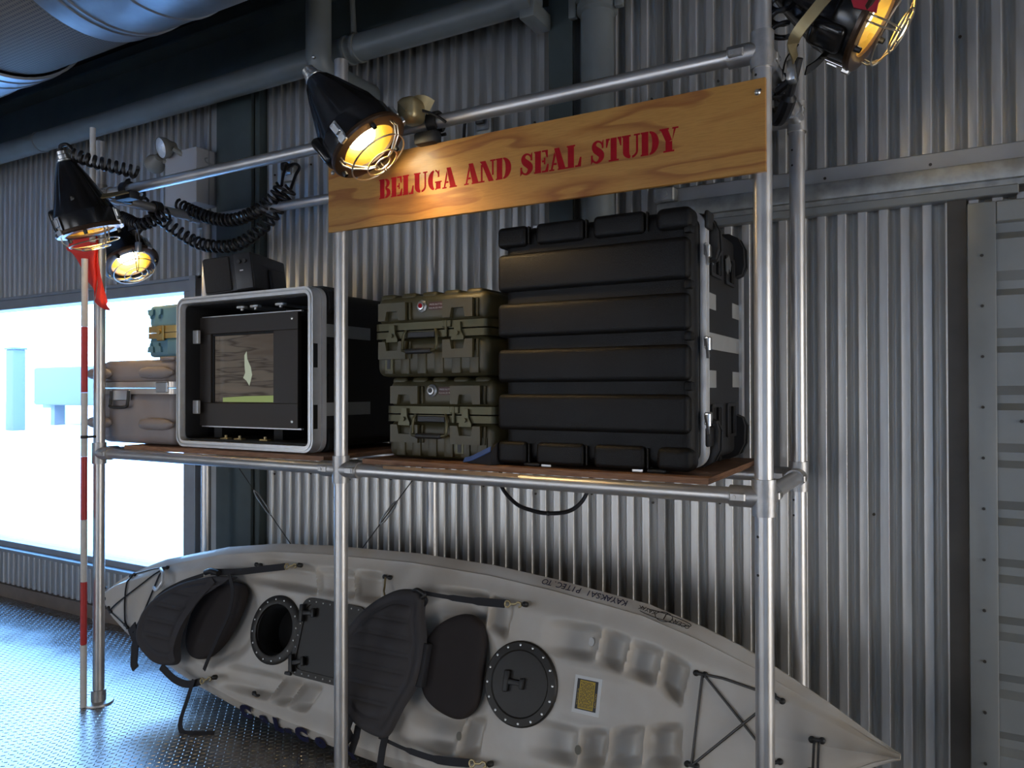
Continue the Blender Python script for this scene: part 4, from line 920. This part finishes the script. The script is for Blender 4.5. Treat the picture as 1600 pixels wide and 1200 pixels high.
# ================================================================== CABLE AND GUY WIRES UNDER THE SHELF
cb = obj('hanging_cable', MB().tube(smooth_path([(-1.60, 2.72, 1.387), (-1.595, 2.71, 1.30), (-1.52, 2.70, 1.232), (-1.44, 2.70, 1.208), (-1.368, 2.70, 1.203), (-1.28, 2.70, 1.218), (-1.22, 2.70, 1.262), (-1.19, 2.71, 1.33), (-1.185, 2.72, 1.387)], 8), .0085, 8), M['cord']); tag(cb, 'black cable hanging in a loop under the right shelf board', 'cable')
obj('cable_tie', MB().lathe([(.0095, -.004), (.0105, 0), (.0095, .004)], 10, Matrix.Translation((-1.368, 2.70, 1.203)) @ Matrix.Rotation(PI/2, 4, 'Y')), M['rubber'], cb)
def guy(a, b, label):
    a, b = Vector(a), Vector(b); t = thing('guy_wire', label, 'wire', (a+b)/2, 'guy wires under the shelf'); d = (b-a).normalized(); L = (b-a).length
    obj('cable', MB().cyl(a, b, .0028, 6), M['screwm'], t)
    c0 = a+d*L*.42; c1 = a+d*L*.66; u = d.cross(Vector((0, 1, 0))).normalized()
    obj('turnbuckle', join(*[MB().tube([c0+u*s*.002, c0+d*.03+u*s*.011, c1-d*.03+u*s*.011, c1+u*s*.002], .004, 6) for s in (-1, 1)]), M['steel'], t)
    Q = frame_from_axis(c0-d*.016, Vector((0, 1, 0)))
    obj('eye_ring', MB().tube([Q @ Vector((.014*math.cos(k*PI/8), .014*math.sin(k*PI/8), 0)) for k in range(16)], .0035, 6, closed=True), M['steel'], t)
    return t
guy((-3.56, 2.93, 1.36), (-2.98, 2.90, .845), 'thin guy wire with turnbuckle in front of the green column')
guy((-2.14, 2.93, 1.36), (-2.55, 2.90, .87), 'thin guy wire with turnbuckle right of the middle post')

# ================================================================== KAYAK  (local: x along the hull to the bow, y across and up, z out of the deck)
_t = R(17)
KM = basis((-2.3, 2.694, .497), (1, 0, 0), (0, math.sin(_t), math.cos(_t)), (0, -math.cos(_t), math.sin(_t)))
ky = thing('kayak', 'long white two seat kayak lying on its side under the shelf', 'kayak', KM)
US = [-2.02, -2.0, -1.97, -1.93, -1.79, -1.62, -1.45, -1.15, -.77, -.41, .15, .57, .89, 1.285, 1.516, 1.73, 1.965, 2.11, 2.165, 2.19]
HS = [.028, .050, .072, .095, .150, .205, .248, .315, .372, .397, .416, .407, .382, .338, .279, .208, .108, .034, .012, .004]
CS = [-.02, -.02, -.02, -.018, -.012, -.008, -.006, 0, 0, 0, 0, 0, 0, 0, .002, .006, .016, .026, .028, .028]
hw = lambda u: np.interp(u, US, HS); cv = lambda u: np.interp(u, US, CS)
def sstep(x, a, b):
    t = np.clip((x-a)/(b-a), 0, 1); return t*t*(3-2*t)
# stepped foot wells: (edges as (u_high, v_high, u_low, v_low)), start u, depth
WELLS = [
 ([(-.430, .330, -.373, .200), (-.177, .342, -.133, .212), (-.003, .346, .021, .208)], -1.02, .085),
 ([(-.474, -.205, -.561, -.330), (-.345, -.205, -.430, -.332), (-.219, -.205, -.292, -.330)], -1.00, .080),
 ([(.601, .330, .606, .190), (.726, .295, .717, .156)], .26, .07),
 ([(.569, -.180, .541, -.333), (.672, -.158, .665, -.312)], .26, .07),
 ([(1.137, .270, 1.117, .137), (1.260, .248, 1.235, .112), (1.391, .226, 1.371, .090), (1.499, .190, 1.474, .034)], .86, .082),
 ([(1.085, -.118, 1.087, -.250), (1.209, -.092, 1.205, -.225), (1.347, -.052, 1.345, -.190), (1.485, -.014, 1.494, -.160)], .84, .082)]
def deck(u, v):
    h = hw(u); s = np.abs((v-cv(u))/np.maximum(h, 1e-4))
    w = .004-.022*sstep(s, .72, 1.0)
    bow = sstep(u, 1.55, 2.15); w = w+bow*(.045*(1-np.clip(s, 0, 1)))
    st = sstep(-u, 1.55, 1.9); w = w+st*(.02*(1-np.clip(s, 0, 1)**2))
    for edges, us, D in WELLS:
        va = [max(e[1], e[3]) for e in edges]; vb = [min(e[1], e[3]) for e in edges]; um = [(e[0]+e[2])/2 for e in edges]
        for i, e in enumerate(edges):
            slope = (e[0]-e[2])/(e[1]-e[3]); ue = e[2]+slope*(v-e[3])
            if i == 0: up = us+0*v; d0 = 0.0
            else:
                p = edges[i-1]; sp_ = (p[0]-p[2])/(p[1]-p[3]); up = p[2]+sp_*(v-p[3]); d0 = .030
            t = (u-up)/np.maximum(ue-up, .01); ins = (t >= 0) & (t < 1)
            Li = np.maximum(ue-up, .02); q = 1-np.minimum(.060/Li, .42)
            ru = sstep(u-up, 0, .016) if i else 1.0
            dep = ru*np.where(t < q, d0+(D-d0)*sstep(t/q, 0, 1), D*(1-np.clip((t-q)/(1-q), 0, 1)**1.7))
            hi = np.interp(u, um, va); lo = np.interp(u, um, vb)
            lat = sstep(v, lo-.012, lo+.034)*(1-sstep(v, hi-.034, hi+.012))
            w = w-np.where(ins, dep*lat, 0)
    for uc, a, b, D in ((.42, .27, .27, .045), (-1.02, .30, .24, .05)):      # moulded seat bowls
        r = np.sqrt(((u-uc)/a)**2+(v/b)**2); w = w-D*(1-sstep(r, .72, 1.05))
    r = np.sqrt((u+.598)**2+v**2); w = w-.16*(1-sstep(r, .118, .124))          # open hatch
    g = np.exp(-((np.abs(v)-(.105+.0*u))/.02)**2)*sstep(u, .95, 1.05)*(1-sstep(u, 1.45, 1.52)); w = w+.006*g
    return w
def hull():
    nu, nv = 560, 121
    us = np.concatenate([np.linspace(-2.02, 2.19, nu)]); ss = np.linspace(-1, 1, nv)
    Ug, Sg = np.meshgrid(us, ss, indexing='ij'); Vg = cv(Ug)+Sg*hw(Ug); Wg = deck(Ug, Vg)
    V = np.stack([Ug, Vg, Wg], -1).reshape(-1, 3).tolist()
    idx = np.arange(nu*nv).reshape(nu, nv)
    F = np.stack([idx[:-1, :-1], idx[1:, :-1], idx[1:, 1:], idx[:-1, 1:]], -1).reshape(-1, 4).tolist()
    # shell: from the rail out to the bulge and round the bottom
    cs = [(1.0, 0.0, -.022), (1.0, .026, -.034), (1.0, .048, -.062), (.99, .050, -.11), (.93, .02, -.19), (.75, 0, -.25), (.4, 0, -.285), (0, 0, -.295)]
    cs = cs+[(-a, -b, c) for a, b, c in cs[-2::-1]]
    n0 = len(V); m = len(cs); taper = lambda u: np.clip(np.minimum((u+2.05)/.55, (2.215-u)/.75), .05, 1)**.75
    for i, u in enumerate(us):
        tp = taper(u); h = hw(u)
        for a, b, c in cs: V.append((float(u), float(cv(u)+a*h+b*min(1, tp*1.25)), float(c*tp-(.008 if c > -.05 else 0)+.0)))
    S = n0+np.arange(nu*m).reshape(nu, m)
    F += np.stack([S[:-1, 1:], S[1:, 1:], S[1:, :-1], S[:-1, :-1]], -1).reshape(-1, 4).tolist()
    for i in range(nu-1):
        F.append((int(idx[i, -1]), int(idx[i+1, -1]), int(S[i+1, 0]), int(S[i, 0]))); F.append((int(idx[i+1, 0]), int(idx[i, 0]), int(S[i, -1]), int(S[i+1, -1])))
    F.append(tuple(int(k) for k in idx[0, ::-1])+tuple(int(k) for k in S[0, ::-1])[::1][::-1]) if False else None
    e0 = [int(k) for k in idx[0, :]]+[int(k) for k in S[0, :]]; F.append(tuple(e0))
    e1 = [int(k) for k in idx[-1, :]]+[int(k) for k in S[-1, :]]; F.append(tuple(e1[::-1]))
    mb = MB(); mb.v = V; mb.f = [tuple(f) for f in F if f]; return mb
obj('hull', hull(), M['kayak'], ky, world=False, smooth=48)
dk = lambda u, v: float(deck(np.array([u]), np.array([v]))[0])
def kp(name, mb, mt, par=None, **k): return obj(name, mb, mt, par or ky, world=False, **k)
# open round hatch
rg = kp('hatch_ring', MB().lathe([(.122, .002), (.124, .016), (.130, .018), (.160, .014), (.166, .010), (.167, .0)], 48, Matrix.Translation((-.598, 0, .004))), M['hatchblk'])
kp('hatch_well', MB().lathe([(.1235, .004), (.112, -.02), (.11, -.13), (.0005, -.135)], 40, Matrix.Translation((-.598, 0, .004))), M['holeshade'], rg)
m = MB()
for k in range(16): a = 2*PI*(k+.5)/16; m.lathe([(.005, 0), (.004, .002), (0, .003)], 8, Matrix.Translation((-.598+.147*math.cos(a), .147*math.sin(a), .020)))
kp('rivets', m, M['steel'], rg)
kp('hatch_lip_glint', MB().lathe([(.117, .006), (.120, .010), (.123, .006)], 40, Matrix.Translation((-.598, 0, .004)), R(150), R(215)), M['rubber'], rg)
# rectangular hatch with two latches
rr = roundrect(-.440, -.04, -.176, .176, .05, 5)
rh = kp('hatch_cover', MB().prism(rr, .004, .016), M['hatchblk'])
kp('cover_frame', MB().ring(roundrect(-.445, -.035, -.182, .182, .054, 5), roundrect(-.415, -.065, -.152, .152, .04, 5), .010, .021), M['hatchblk'], rh)
m = MB()
for k in range(9): 
    for v in (-.167, .167): m.lathe([(.0045, 0), (.0035, .002), (0, .003)], 8, Matrix.Translation((-.40+.045*k, v, .021)))
for k in range(5): m.lathe([(.0045, 0), (.0035, .002), (0, .003)], 8, Matrix.Translation((-.43, -.11+.055*k, .021)))
kp('rivets', m, M['steel'], rh)
def tee_latch(u, v, rot, par):
    Q = Matrix.Translation((u, v, .02)) @ Matrix.Rotation(rot, 4, 'Z')
    m = MB().rbox(-.012, .075, -.011, .011, 0, .020, .005, 2, Q); m.rbox(-.012, .012, -.042, .042, .004, .024, .006, 2, Q); m.rbox(.062, .082, -.022, .022, .002, .022, .006, 2, Q)
    return kp('latch', m, M['rubber'], par)
tee_latch(-.425, .105, .15, rh); tee_latch(-.425, -.13, .3, rh)
kp('cover_cleat', MB().rbox(-.47, -.43, -.19, -.175, .004, .02, .004, 2), M['rubber'], rh)
# big round hatch cover
rc = kp('hatch_cover', MB().lathe([(.166, .0), (.166, .010), (.160, .016), (.132, .020), (.126, .016), (.10, .018), (.0005, .020)], 56, Matrix.Translation((.810, 0, .004))), M['hatchblk'])
m = MB()
for k in range(16): a = 2*PI*(k+.3)/16; m.lathe([(.006, 0), (.0045, .003), (0, .004)], 8, Matrix.Translation((.81+.150*math.cos(a), .150*math.sin(a), .020)))
kp('rivets', m, M['steel'], rc)
tee_latch(.755, .002, 0, rc)
# warning label
LB = basis((1.102, .010, .0125), (0, -1, 0), (1, 0, 0), (0, 0, 1))   # text runs down the picture
lb = kp('warning_label', MB().box(1.046, 1.160, -.060, .078, .004, .0072), M['stickw'], smooth=0)
kp('label_border', MB().box(1.058, 1.146, -.046, .066, .006, .0082), M['ink'], lb, smooth=0)
kp('label_field', MB().box(1.070, 1.134, -.042, .062, .0075, .0088), M['yellow'], lb, smooth=0)
m = MB()
for i in range(9):
    u = 1.075+.0064*i; v = -.038
    while v < .054:
        l = random.uniform(.006, .02); e = min(v+l, .058); m.box(u, u+.0026, v, e, .0086, .0092); v = e+random.uniform(.002, .004)
kp('label_lines', m, M['ink'], lb, smooth=0)
LT = lambda u, v: basis((u, v, .0084), (0, 1, 0), (-1, 0, 0), (0, 0, 1))
kp('lettering', join(text_mb('CAUTION', .0115, LT(1.1445, -.030)), text_mb('READ BEFORE USE', .0072, LT(1.068, -.030))), M['yellow'], lb, smooth=0)
# lettering on the hull sides
def on_hull(u, v, w, ang, tilt, flip=False):
    # text frame on the flared hull side; upper side reads upside down from here
    c, s = math.cos(ang), math.sin(ang)
    x = Vector((c, s, 0)); n = Vector((0, math.sin(tilt), math.cos(tilt)))
    x = (x-n*x.dot(n)).normalized(); y = n.cross(x)
    if flip: x, y = -x, -y
    return basis((u, v, w), x, y, n)
def rail_y(u, side): return float(cv(u)+side*hw(u))
def side_text(txt, u0, u1, side, size, mt, name, flip, off=.026, wv=-.034):
    n = len(txt); m = MB()
    for i, ch in enumerate(txt):
        t = (i+.5)/n; u = u0+(u1-u0)*t
        sl = (rail_y(u+.05, side)-rail_y(u-.05, side))/.1
        Q = on_hull(u, rail_y(u, side)+side*off, wv, math.atan(sl), side*R(38), flip)
        if ch.strip(): m = join(m, text_mb(ch, size, Q @ Matrix.Translation((0, -size*.36, .003)), .001, 'CENTER'))
    return kp(name, m, mt, smooth=0)
side_text('KAYAKSAI PITEC.TO', 1.215, .83, 1, .040, M['navy'], 'side_lettering', True)
side_text('OCEAN', 1.47, 1.40, 1, .026, M['ink'], 'side_logo', True); side_text('KAYAK', 1.335, 1.265, 1, .026, M['ink'], 'side_logo', True)
def logo_oval(u, a, b):
    sl = (rail_y(u+.05, 1)-rail_y(u-.05, 1))/.1
    Q = on_hull(u, rail_y(u, 1)+.026, -.034, math.atan(sl), R(38), True) @ Matrix.Translation((0, 0, .004))
    return MB().tube([Q @ Vector((a*math.cos(t), b*math.sin(t), 0)) for t in np.linspace(0, 2*PI, 24)[:-1]], .0016, 6, closed=True), Q
a_, _ = logo_oval(1.37, .036, .022); c_, _ = logo_oval(1.37, .115, .016)
kp('side_logo', join(a_, c_), M['ink'])
kp('side_logo', text_mb('J', .036, logo_oval(1.37, 1, 1)[1] @ Matrix.Translation((-.008, -.013, 0)), .001), M['ink'], smooth=0)
for ch, u in zip('CaL-CoA', (-.73, -.60, -.50, -.43, -.34, -.22, -.05)):
    sl = (rail_y(u+.05, -1)-rail_y(u-.05, -1))/.1
    Q = on_hull(u, rail_y(u, -1)-.028, -.036, math.atan(sl), -R(40), False)
    kp('side_lettering', text_mb(ch, .105, Q @ Matrix.Translation((0, -.044, .004)), .001, 'CENTER', .15, .009), M['navy'], smooth=0)
# bungee cords, cleats and handles
def cleat(u, v, ang=0, n='deck_cleat'):
    Q = Matrix.Translation((u, v, dk(u, v))) @ Matrix.Rotation(ang, 4, 'Z')
    m = MB(); m.lathe([(.011, 0), (.011, .010), (.006, .014), (0, .015)], 10, Q @ Matrix.Translation((-.016, 0, 0))); m.lathe([(.011, 0), (.011, .010), (.006, .014), (0, .015)], 10, Q @ Matrix.Translation((.016, 0, 0)))
    m.rbox(-.016, .016, -.006, .006, .004, .014, .003, 2, Q); return kp(n, m, M['rubber'])
def on_deck(P, off=.008): return [(u, v, dk(u, v)+off) for u, v in P]
def line(P, n=14):
    out = []
    for (a, b), (c, d) in zip(P[:-1], P[1:]): out += [(a+(c-a)*k/n, b+(d-b)*k/n) for k in range(n)]
    return out+[P[-1]]
kp('bungee_cord', MB().tube(on_deck(line([(1.545, .165), (1.530, -.142)])), .0045, 6), M['cord']); kp('bungee_cord', MB().tube(on_deck(line([(1.555, .162), (1.81, -.068)]), .010), .0045, 6), M['cord'])
kp('bungee_cord', MB().tube(on_deck(line([(1.535, -.140), (1.795, .125)]), .010), .0045, 6), M['cord']); kp('bungee_cord', MB().tube(on_deck(line([(1.56, .166), (1.62, .165), (1.805, .138)])), .0045, 6), M['cord'])
for u, v, a in ((1.538, .166, 0), (1.53, -.143, 0), (1.812, .134, -.4), (1.814, -.07, .4)): cleat(u, v, a)
kp('bow_handle', join(*[MB().tube(on_deck(line([(u, .028), (u-.004, -.07)]), .014), .004, 6) for u in (1.938, 1.953)]), M['cord']); cleat(1.945, .030, .1); cleat(1.94, -.07, .1)
kp('bungee_cord', MB().tube(on_deck(line([(-1.842, .124), (-1.745, -.165)]), .009), .0045, 6), M['cord']); kp('bungee_cord', MB().tube(on_deck(line([(-1.92, -.100), (-1.57, .190)]), .012), .0045, 6), M['cord'])
kp('bungee_cord', MB().tube(on_deck(line([(-1.565, .190), (-1.62, -.06), (-1.66, -.17)]), .009), .0045, 6), M['cord']); kp('bungee_cord', MB().tube(on_deck(line([(-1.842, .126), (-1.68, .175), (-1.57, .200)])), .004, 6), M['cord'])
kp('bungee_cord', MB().tube(on_deck(line([(-1.925, -.092), (-1.85, -.122), (-1.765, -.158)])), .0045, 6), M['cord'])
for u, v, a in ((-1.842, .122, .4), (-1.565, .195, .3), (-1.922, -.088, -.6), (-1.765, -.155, -.4)): cleat(u, v, a)
kp('stern_handle', MB().tube(smooth_path([(-2.022, .03, .01), (-2.045, .0, .015), (-2.042, -.05, .012), (-2.01, -.075, .005)], 5), .006, 8), M['rubber']); cleat(-1.995, -.05, 1.2)
kp('deck_buckle', MB().tube(smooth_path([(-1.555, .188, .03), (-1.50, .170, .05), (-1.47, .12, .06), (-1.51, .075, .055), (-1.545, .085, .05)], 6), .009, 8), M['alum'])
cleat(-.845, .295, 0); cleat(-.671, -.323, -.3); cleat(.034, .334, 0)
for u, v in ((1.085, .205), (1.11, -.19), (.57, -.255)):     # scupper holes
    kp('scupper_hole', MB().lathe([(.0005, .001), (.017, .001), (.017, -.004)], 16, Matrix.Translation((u-.02, v, dk(u-.02, v)+.006)) @ Matrix.Rotation(R(-25), 4, 'Y')), M['headgrey'] if u != 1.085 else M['stickw'])

# ------------------------------------------------------------------ seats clipped to the deck
def pad(outline, zf, th, quilt=0, inset=.10, pipe=0):
    O = smooth_path([(a, b, 0) for a, b in outline], 9, True); n = len(O)
    cx = sum(p.x for p in O)/n; cy = sum(p.y for p in O)/n
    V = []; F = []; lev = [(1.0, -.5), (1.0, .1), (.985, .42), (.95, .56), (.90, .60), (.86, .46), (.835, .46), (.81, .55), (.77, .60), (.72, .62), (.66, .64), (.60, .66), (.53, .67), (.46, .68), (.38, .69), (.30, .69), (.22, .70), (.15, .70), (.05, .70)] if pipe else [(1.0, -.5), (1.0, .0), (.985, .3), (.95, .5), (.88, .62), (.75, .68), (.6, .70), (.45, .70), (.3, .70), (.15, .70), (.05, .70)]
    for s, hgt in lev:
        for p in O:
            x = cx+(p.x-cx)*s; y = cy+(p.y-cy)*s; z = zf(x, y)+hgt*th
            if quilt and s < .82: z -= quilt*(1-abs(math.sin(PI*y/.072)))**2
            V.append((x, y, z))
    for i in range(len(lev)-1):
        for k in range(n): F.append((i*n+k, i*n+(k+1) % n, (i+1)*n+(k+1) % n, (i+1)*n+k))
    F.append(tuple((len(lev)-1)*n+k for k in range(n))); F.append(tuple(range(n))[::-1])
    return MB().add(V, F)
def seat(back, padl, bz0, bzk, uh, lab):
    zb = lambda x, y: bz0+max(0, uh-x)*bzk
    t = obj('backrest', pad(back, zb, .038, 0, pipe=1), M['foam'], ky, world=False, smooth=50, label=lab); quilt_ribs(t, back, zb, .038)
    obj('seat_pad', pad(padl, lambda x, y: .012, .034), M['neo'], ky, world=False, smooth=50)
    def sp2(nm, mb, mt, par=None): return obj(nm, mb, mt, par or t, world=False, smooth=50)
    return t, sp2
def quilt_ribs(par, outline, zf, th, s=.79, step=.066):
    O = smooth_path([(a, b, 0) for a, b in outline], 9, True); cx = sum(p.x for p in O)/len(O); cy = sum(p.y for p in O)/len(O)
    I = [(cx+(p.x-cx)*s, cy+(p.y-cy)*s) for p in O]; y0 = min(p[1] for p in I); y1 = max(p[1] for p in I); n = int((y1-y0)/step)
    def span(y):
        xs = []
        for (ax, ay), (bx, by) in zip(I, I[1:]+I[:1]):
            if (ay-y)*(by-y) < 0: xs.append(ax+(bx-ax)*(y-ay)/(by-ay))
        return (min(xs), max(xs)) if len(xs) > 1 else (cx, cx)
    st = (y1-y0)/n
    for k in range(n):
        V = []; F = []; nu, nv = 12, 9
        for j in range(nv):
            b = -1+2*j/(nv-1); y = y0+st*(k+.5+.5*b*.97); a0, a1 = span(min(max(y, y0+.004), y1-.004))
            for i in range(nu+1):
                t = i/nu; x = a0+(a1-a0)*t; e = min(1, min(t, 1-t)/.12)
                V.append((x, y, zf(x, y)+.60*th+.017*math.sqrt(max(0, 1-b*b))*math.sqrt(e)-.004))
        for j in range(nv-1):
            for i in range(nu): q = j*(nu+1)+i; F.append((q, q+1, q+nu+2, q+nu+1))
        obj('quilted_rib', MB().add(V, F), M['foam'], par, world=False, smooth=70)
def clip_strap(sp2, P, cu, cvv, ang, w=.030):
    sp2('strap', MB().ribbon(smooth_path(P, 6), w, (0, 0, 1), .004), M['web'])
    e = Vector(P[-1]); Q = Matrix.Translation(e) @ Matrix.Rotation(ang, 4, 'Z')
    c = sp2('clip', join(MB().tube([Q @ Vector((.012+.013*math.cos(a), .013*math.sin(a), 0)) for a in np.linspace(0, 2*PI, 15)[:-1]], .0035, 6, closed=True), MB().tube([Q @ Vector(p) for p in ((.026, 0, 0), (.05, 0, 0), (.062, .008, 0), (.075, .004, 0), (.078, -.008, 0), (.066, -.012, 0))], .0045, 6)), M['brasst'])
    k = Q @ Vector((.092, 0, 0)); sp2('deck_eye', MB().lathe([(.012, -.02), (.012, 0), (.007, .006), (0, .007)], 10, Matrix.Translation(k)), M['rubber'], ky)
fb = [(.300, .287), (.219, .297), (.135, .266), (.038, .189), (-.032, .091), (-.063, -.009), (-.059, -.111), (-.025, -.197), (.037, -.26), (.118, -.306), (.208, -.323), (.249, -.307), (.295, -.191), (.345, -.079), (.350, .081), (.318, .2)]
fp_ = [(.503, .232), (.397, .187), (.327, .106), (.316, .012), (.342, -.108), (.408, -.165), (.513, -.192), (.58, -.174), (.625, -.108), (.628, .009), (.619, .133), (.582, .209)]
st, sp2 = seat(fb, fp_, .070, .14, .34, 'ribbed black backrest')
sp2('hinge_tab', MB().rbox(.322, .372, -.095, .085, .035, .075, .006, 2), M['web'])
clip_strap(sp2, [(.285, .292, .075), (.40, .290, .055), (.55, .292, .050), (.700, .300, .035)], 0, 0, .12, [.018]*8+[.026]*5+[.034]*6)
clip_strap(sp2, [(.20, -.325, .075), (.34, -.345, .065), (.50, -.352, .05), (.640, -.335, .035)], 0, 0, .18, [.014]*7+[.024]*5+[.032]*7)
sp2('strap', MB().ribbon(smooth_path([(.30, .285, .085), (.325, .262, .07), (.30, .225, .06)], 5), .012, (0, 0, 1), .004), M['web'])
sp2('top_buckle', MB().tube(smooth_path([(.26, .293, .09), (.29, .300, .10), (.325, .285, .095), (.31, .27, .09)], 5), .010, 8), M['rubber'])
cs_ = sp2('strap_hook', MB().tube([(.034, .330, .018), (.045, .312, .03), (.052, .290, .035), (.06, .27, .045), (.075, .25, .05)], .005, 6), M['brasst'])
sp2('hanging_strap', MB().ribbon([(.232, -.315, .075), (.236, -.36, .085), (.242, -.42, .09), (.246, -.50, .075)], .034, (0, 0, 1), .004), M['web'])
sp2('hanging_strap', MB().ribbon([(.035, -.27, .09), (.03, -.33, .095), (.07, -.37, .095)], .05, (0, 0, 1), .005), M['web']); sp2('hanging_strap', MB().ribbon([(.09, -.30, .09), (.098, -.345, .10), (.085, -.41, .10)], .034, (0, 0, 1), .004), M['web'])
sp2('strap', MB().ribbon([(-.03, -.02, .115), (-.075, -.06, .10), (-.062, -.10, .10)], .03, (0, 0, 1), .004), M['web'])
rb_ = [(-.905, .218), (-1.0, .212), (-1.105, .189), (-1.262, .136), (-1.404, .047), (-1.476, -.044), (-1.485, -.14), (-1.45, -.208), (-1.343, -.266), (-1.252, -.279), (-1.160, -.250), (-1.188, -.138), (-1.165, -.001), (-1.10, .115), (-.98, .178)]
rp_ = [(-.905, .186), (-.857, .132), (-.868, .025), (-.92, -.101), (-.997, -.186), (-1.084, -.223), (-1.165, -.211), (-1.216, -.147), (-1.225, -.033), (-1.192, .099), (-1.071, .178)]
st2, sp3 = seat(rb_, rp_, .065, .10, -.95, 'ribbed black backrest')
sp3('strap', MB().ribbon(smooth_path([(-1.02, .185, .10), (-1.10, .07, .115), (-1.165, -.06, .125), (-1.19, -.18, .12), (-1.17, -.25, .105)], 6), .040, (0, 0, 1), .006), M['foam'])
clip_strap(sp3, [(-1.07, .222, .085), (-.90, .245, .06), (-.74, .278, .05), (-.60, .308, .035)], 0, 0, .2, .034)
clip_strap(sp3, [(-1.275, -.290, .085), (-1.17, -.335, .07), (-1.08, -.345, .055), (-1.00, -.318, .045)], 0, 0, .4, .036)
sp3('strap', MB().ribbon(smooth_path([(-.93, .225, .085), (-.885, .14, .075), (-.885, .03, .07), (-.93, -.10, .065), (-.975, -.20, .05), (-1.0, -.262, .04)], 6), .022, (0, 0, 1), .004), M['web'])
sp3('top_buckle', MB().tube(smooth_path([(-1.11, .215, .085), (-1.06, .228, .095), (-1.0, .222, .095)], 5), .016, 8), M['rubber'])
sp3('hanging_strap', MB().ribbon([(-1.52, -.12, .115), (-1.56, -.155, .11), (-1.525, -.185, .11), (-1.50, -.14, .115)], .045, (0, 0, 1), .006), M['web'])
sp3('hanging_strap', MB().ribbon([(-1.50, -.15, .11), (-1.485, -.22, .115), (-1.455, -.31, .115), (-1.435, -.33, .112)], [.05, .055, .05, .045], (0, 0, 1), .006), M['web'])
sp3('side_strap', MB().ribbon(smooth_path([(-1.52, -.13, .11), (-1.43, .04, .10), (-1.30, .13, .09), (-1.12, .20, .09)], 6), .020, (0, 0, 1), .005), M['web'])
# loose strap that falls from the clip to the floor
KI = KM.inverted()
loc = lambda p: tuple(KI @ Vector(p))
sp3('loose_strap', MB().ribbon([loc(p) for p in smooth_path([(-3.335, 2.545, .215), (-3.33, 2.50, .12), (-3.31, 2.45, .045), (-3.27, 2.43, .006), (-3.20, 2.45, .006), (-3.12, 2.50, .006)], 6)], .024, (0, .5, .86), .003), M['web'])

# ================================================================== OUTSIDE
struct('ground_snow', MB().box(-150, 60, 3.7, 200, -.35, -.25), M['snow'], smooth=0)
struct('ground_snow', MB().box(-60, 60, -60, YF-.4, -.35, -.25), M['snow'], smooth=0)
struct('ground_snow', MB().box(XR+.4, 70, YF-.4, 60, -.36, -.26), M['snow'], smooth=0)
struct('sky_blocker_walls', join(MB().box(-60, 40, -11, -8.5, -.3, 16), MB().box(9.5, 12, -8.5, 12, -.3, 16)), M['skyblock'], smooth=0)  # added walls out of view, keep blue sky light out of the openings
sd = thing('trailer', 'dim blue grey trailer body seen through the bright window', 'trailer', (-42.5, 24, -.25))
obj('body', MB().rbox(-45.5, -36, 23.9, 27, .9, 3.05, .15, 2), M['shed'], sd)
for x in (-44, -38): obj('leg', MB().box(x-.2, x+.2, 24.2, 24.8, -.25, 1.0), M['shed'], sd, smooth=0)
obj('hitch', MB().box(-46.5, -45.5, 25, 25.6, .7, 1.0), M['shed'], sd, smooth=0)
bp = thing('utility_post', 'pale blue post standing outside beyond the window', 'post', (-39.8, 20, -.25))
obj('shaft', MB().rbox(-40.15, -39.45, 19.8, 20.4, -.25, 3.75, .05, 2), M['shed'], bp); obj('cap', MB().rbox(-40.2, -39.4, 19.75, 20.45, 3.75, 3.85, .02, 2), M['shed'], bp)
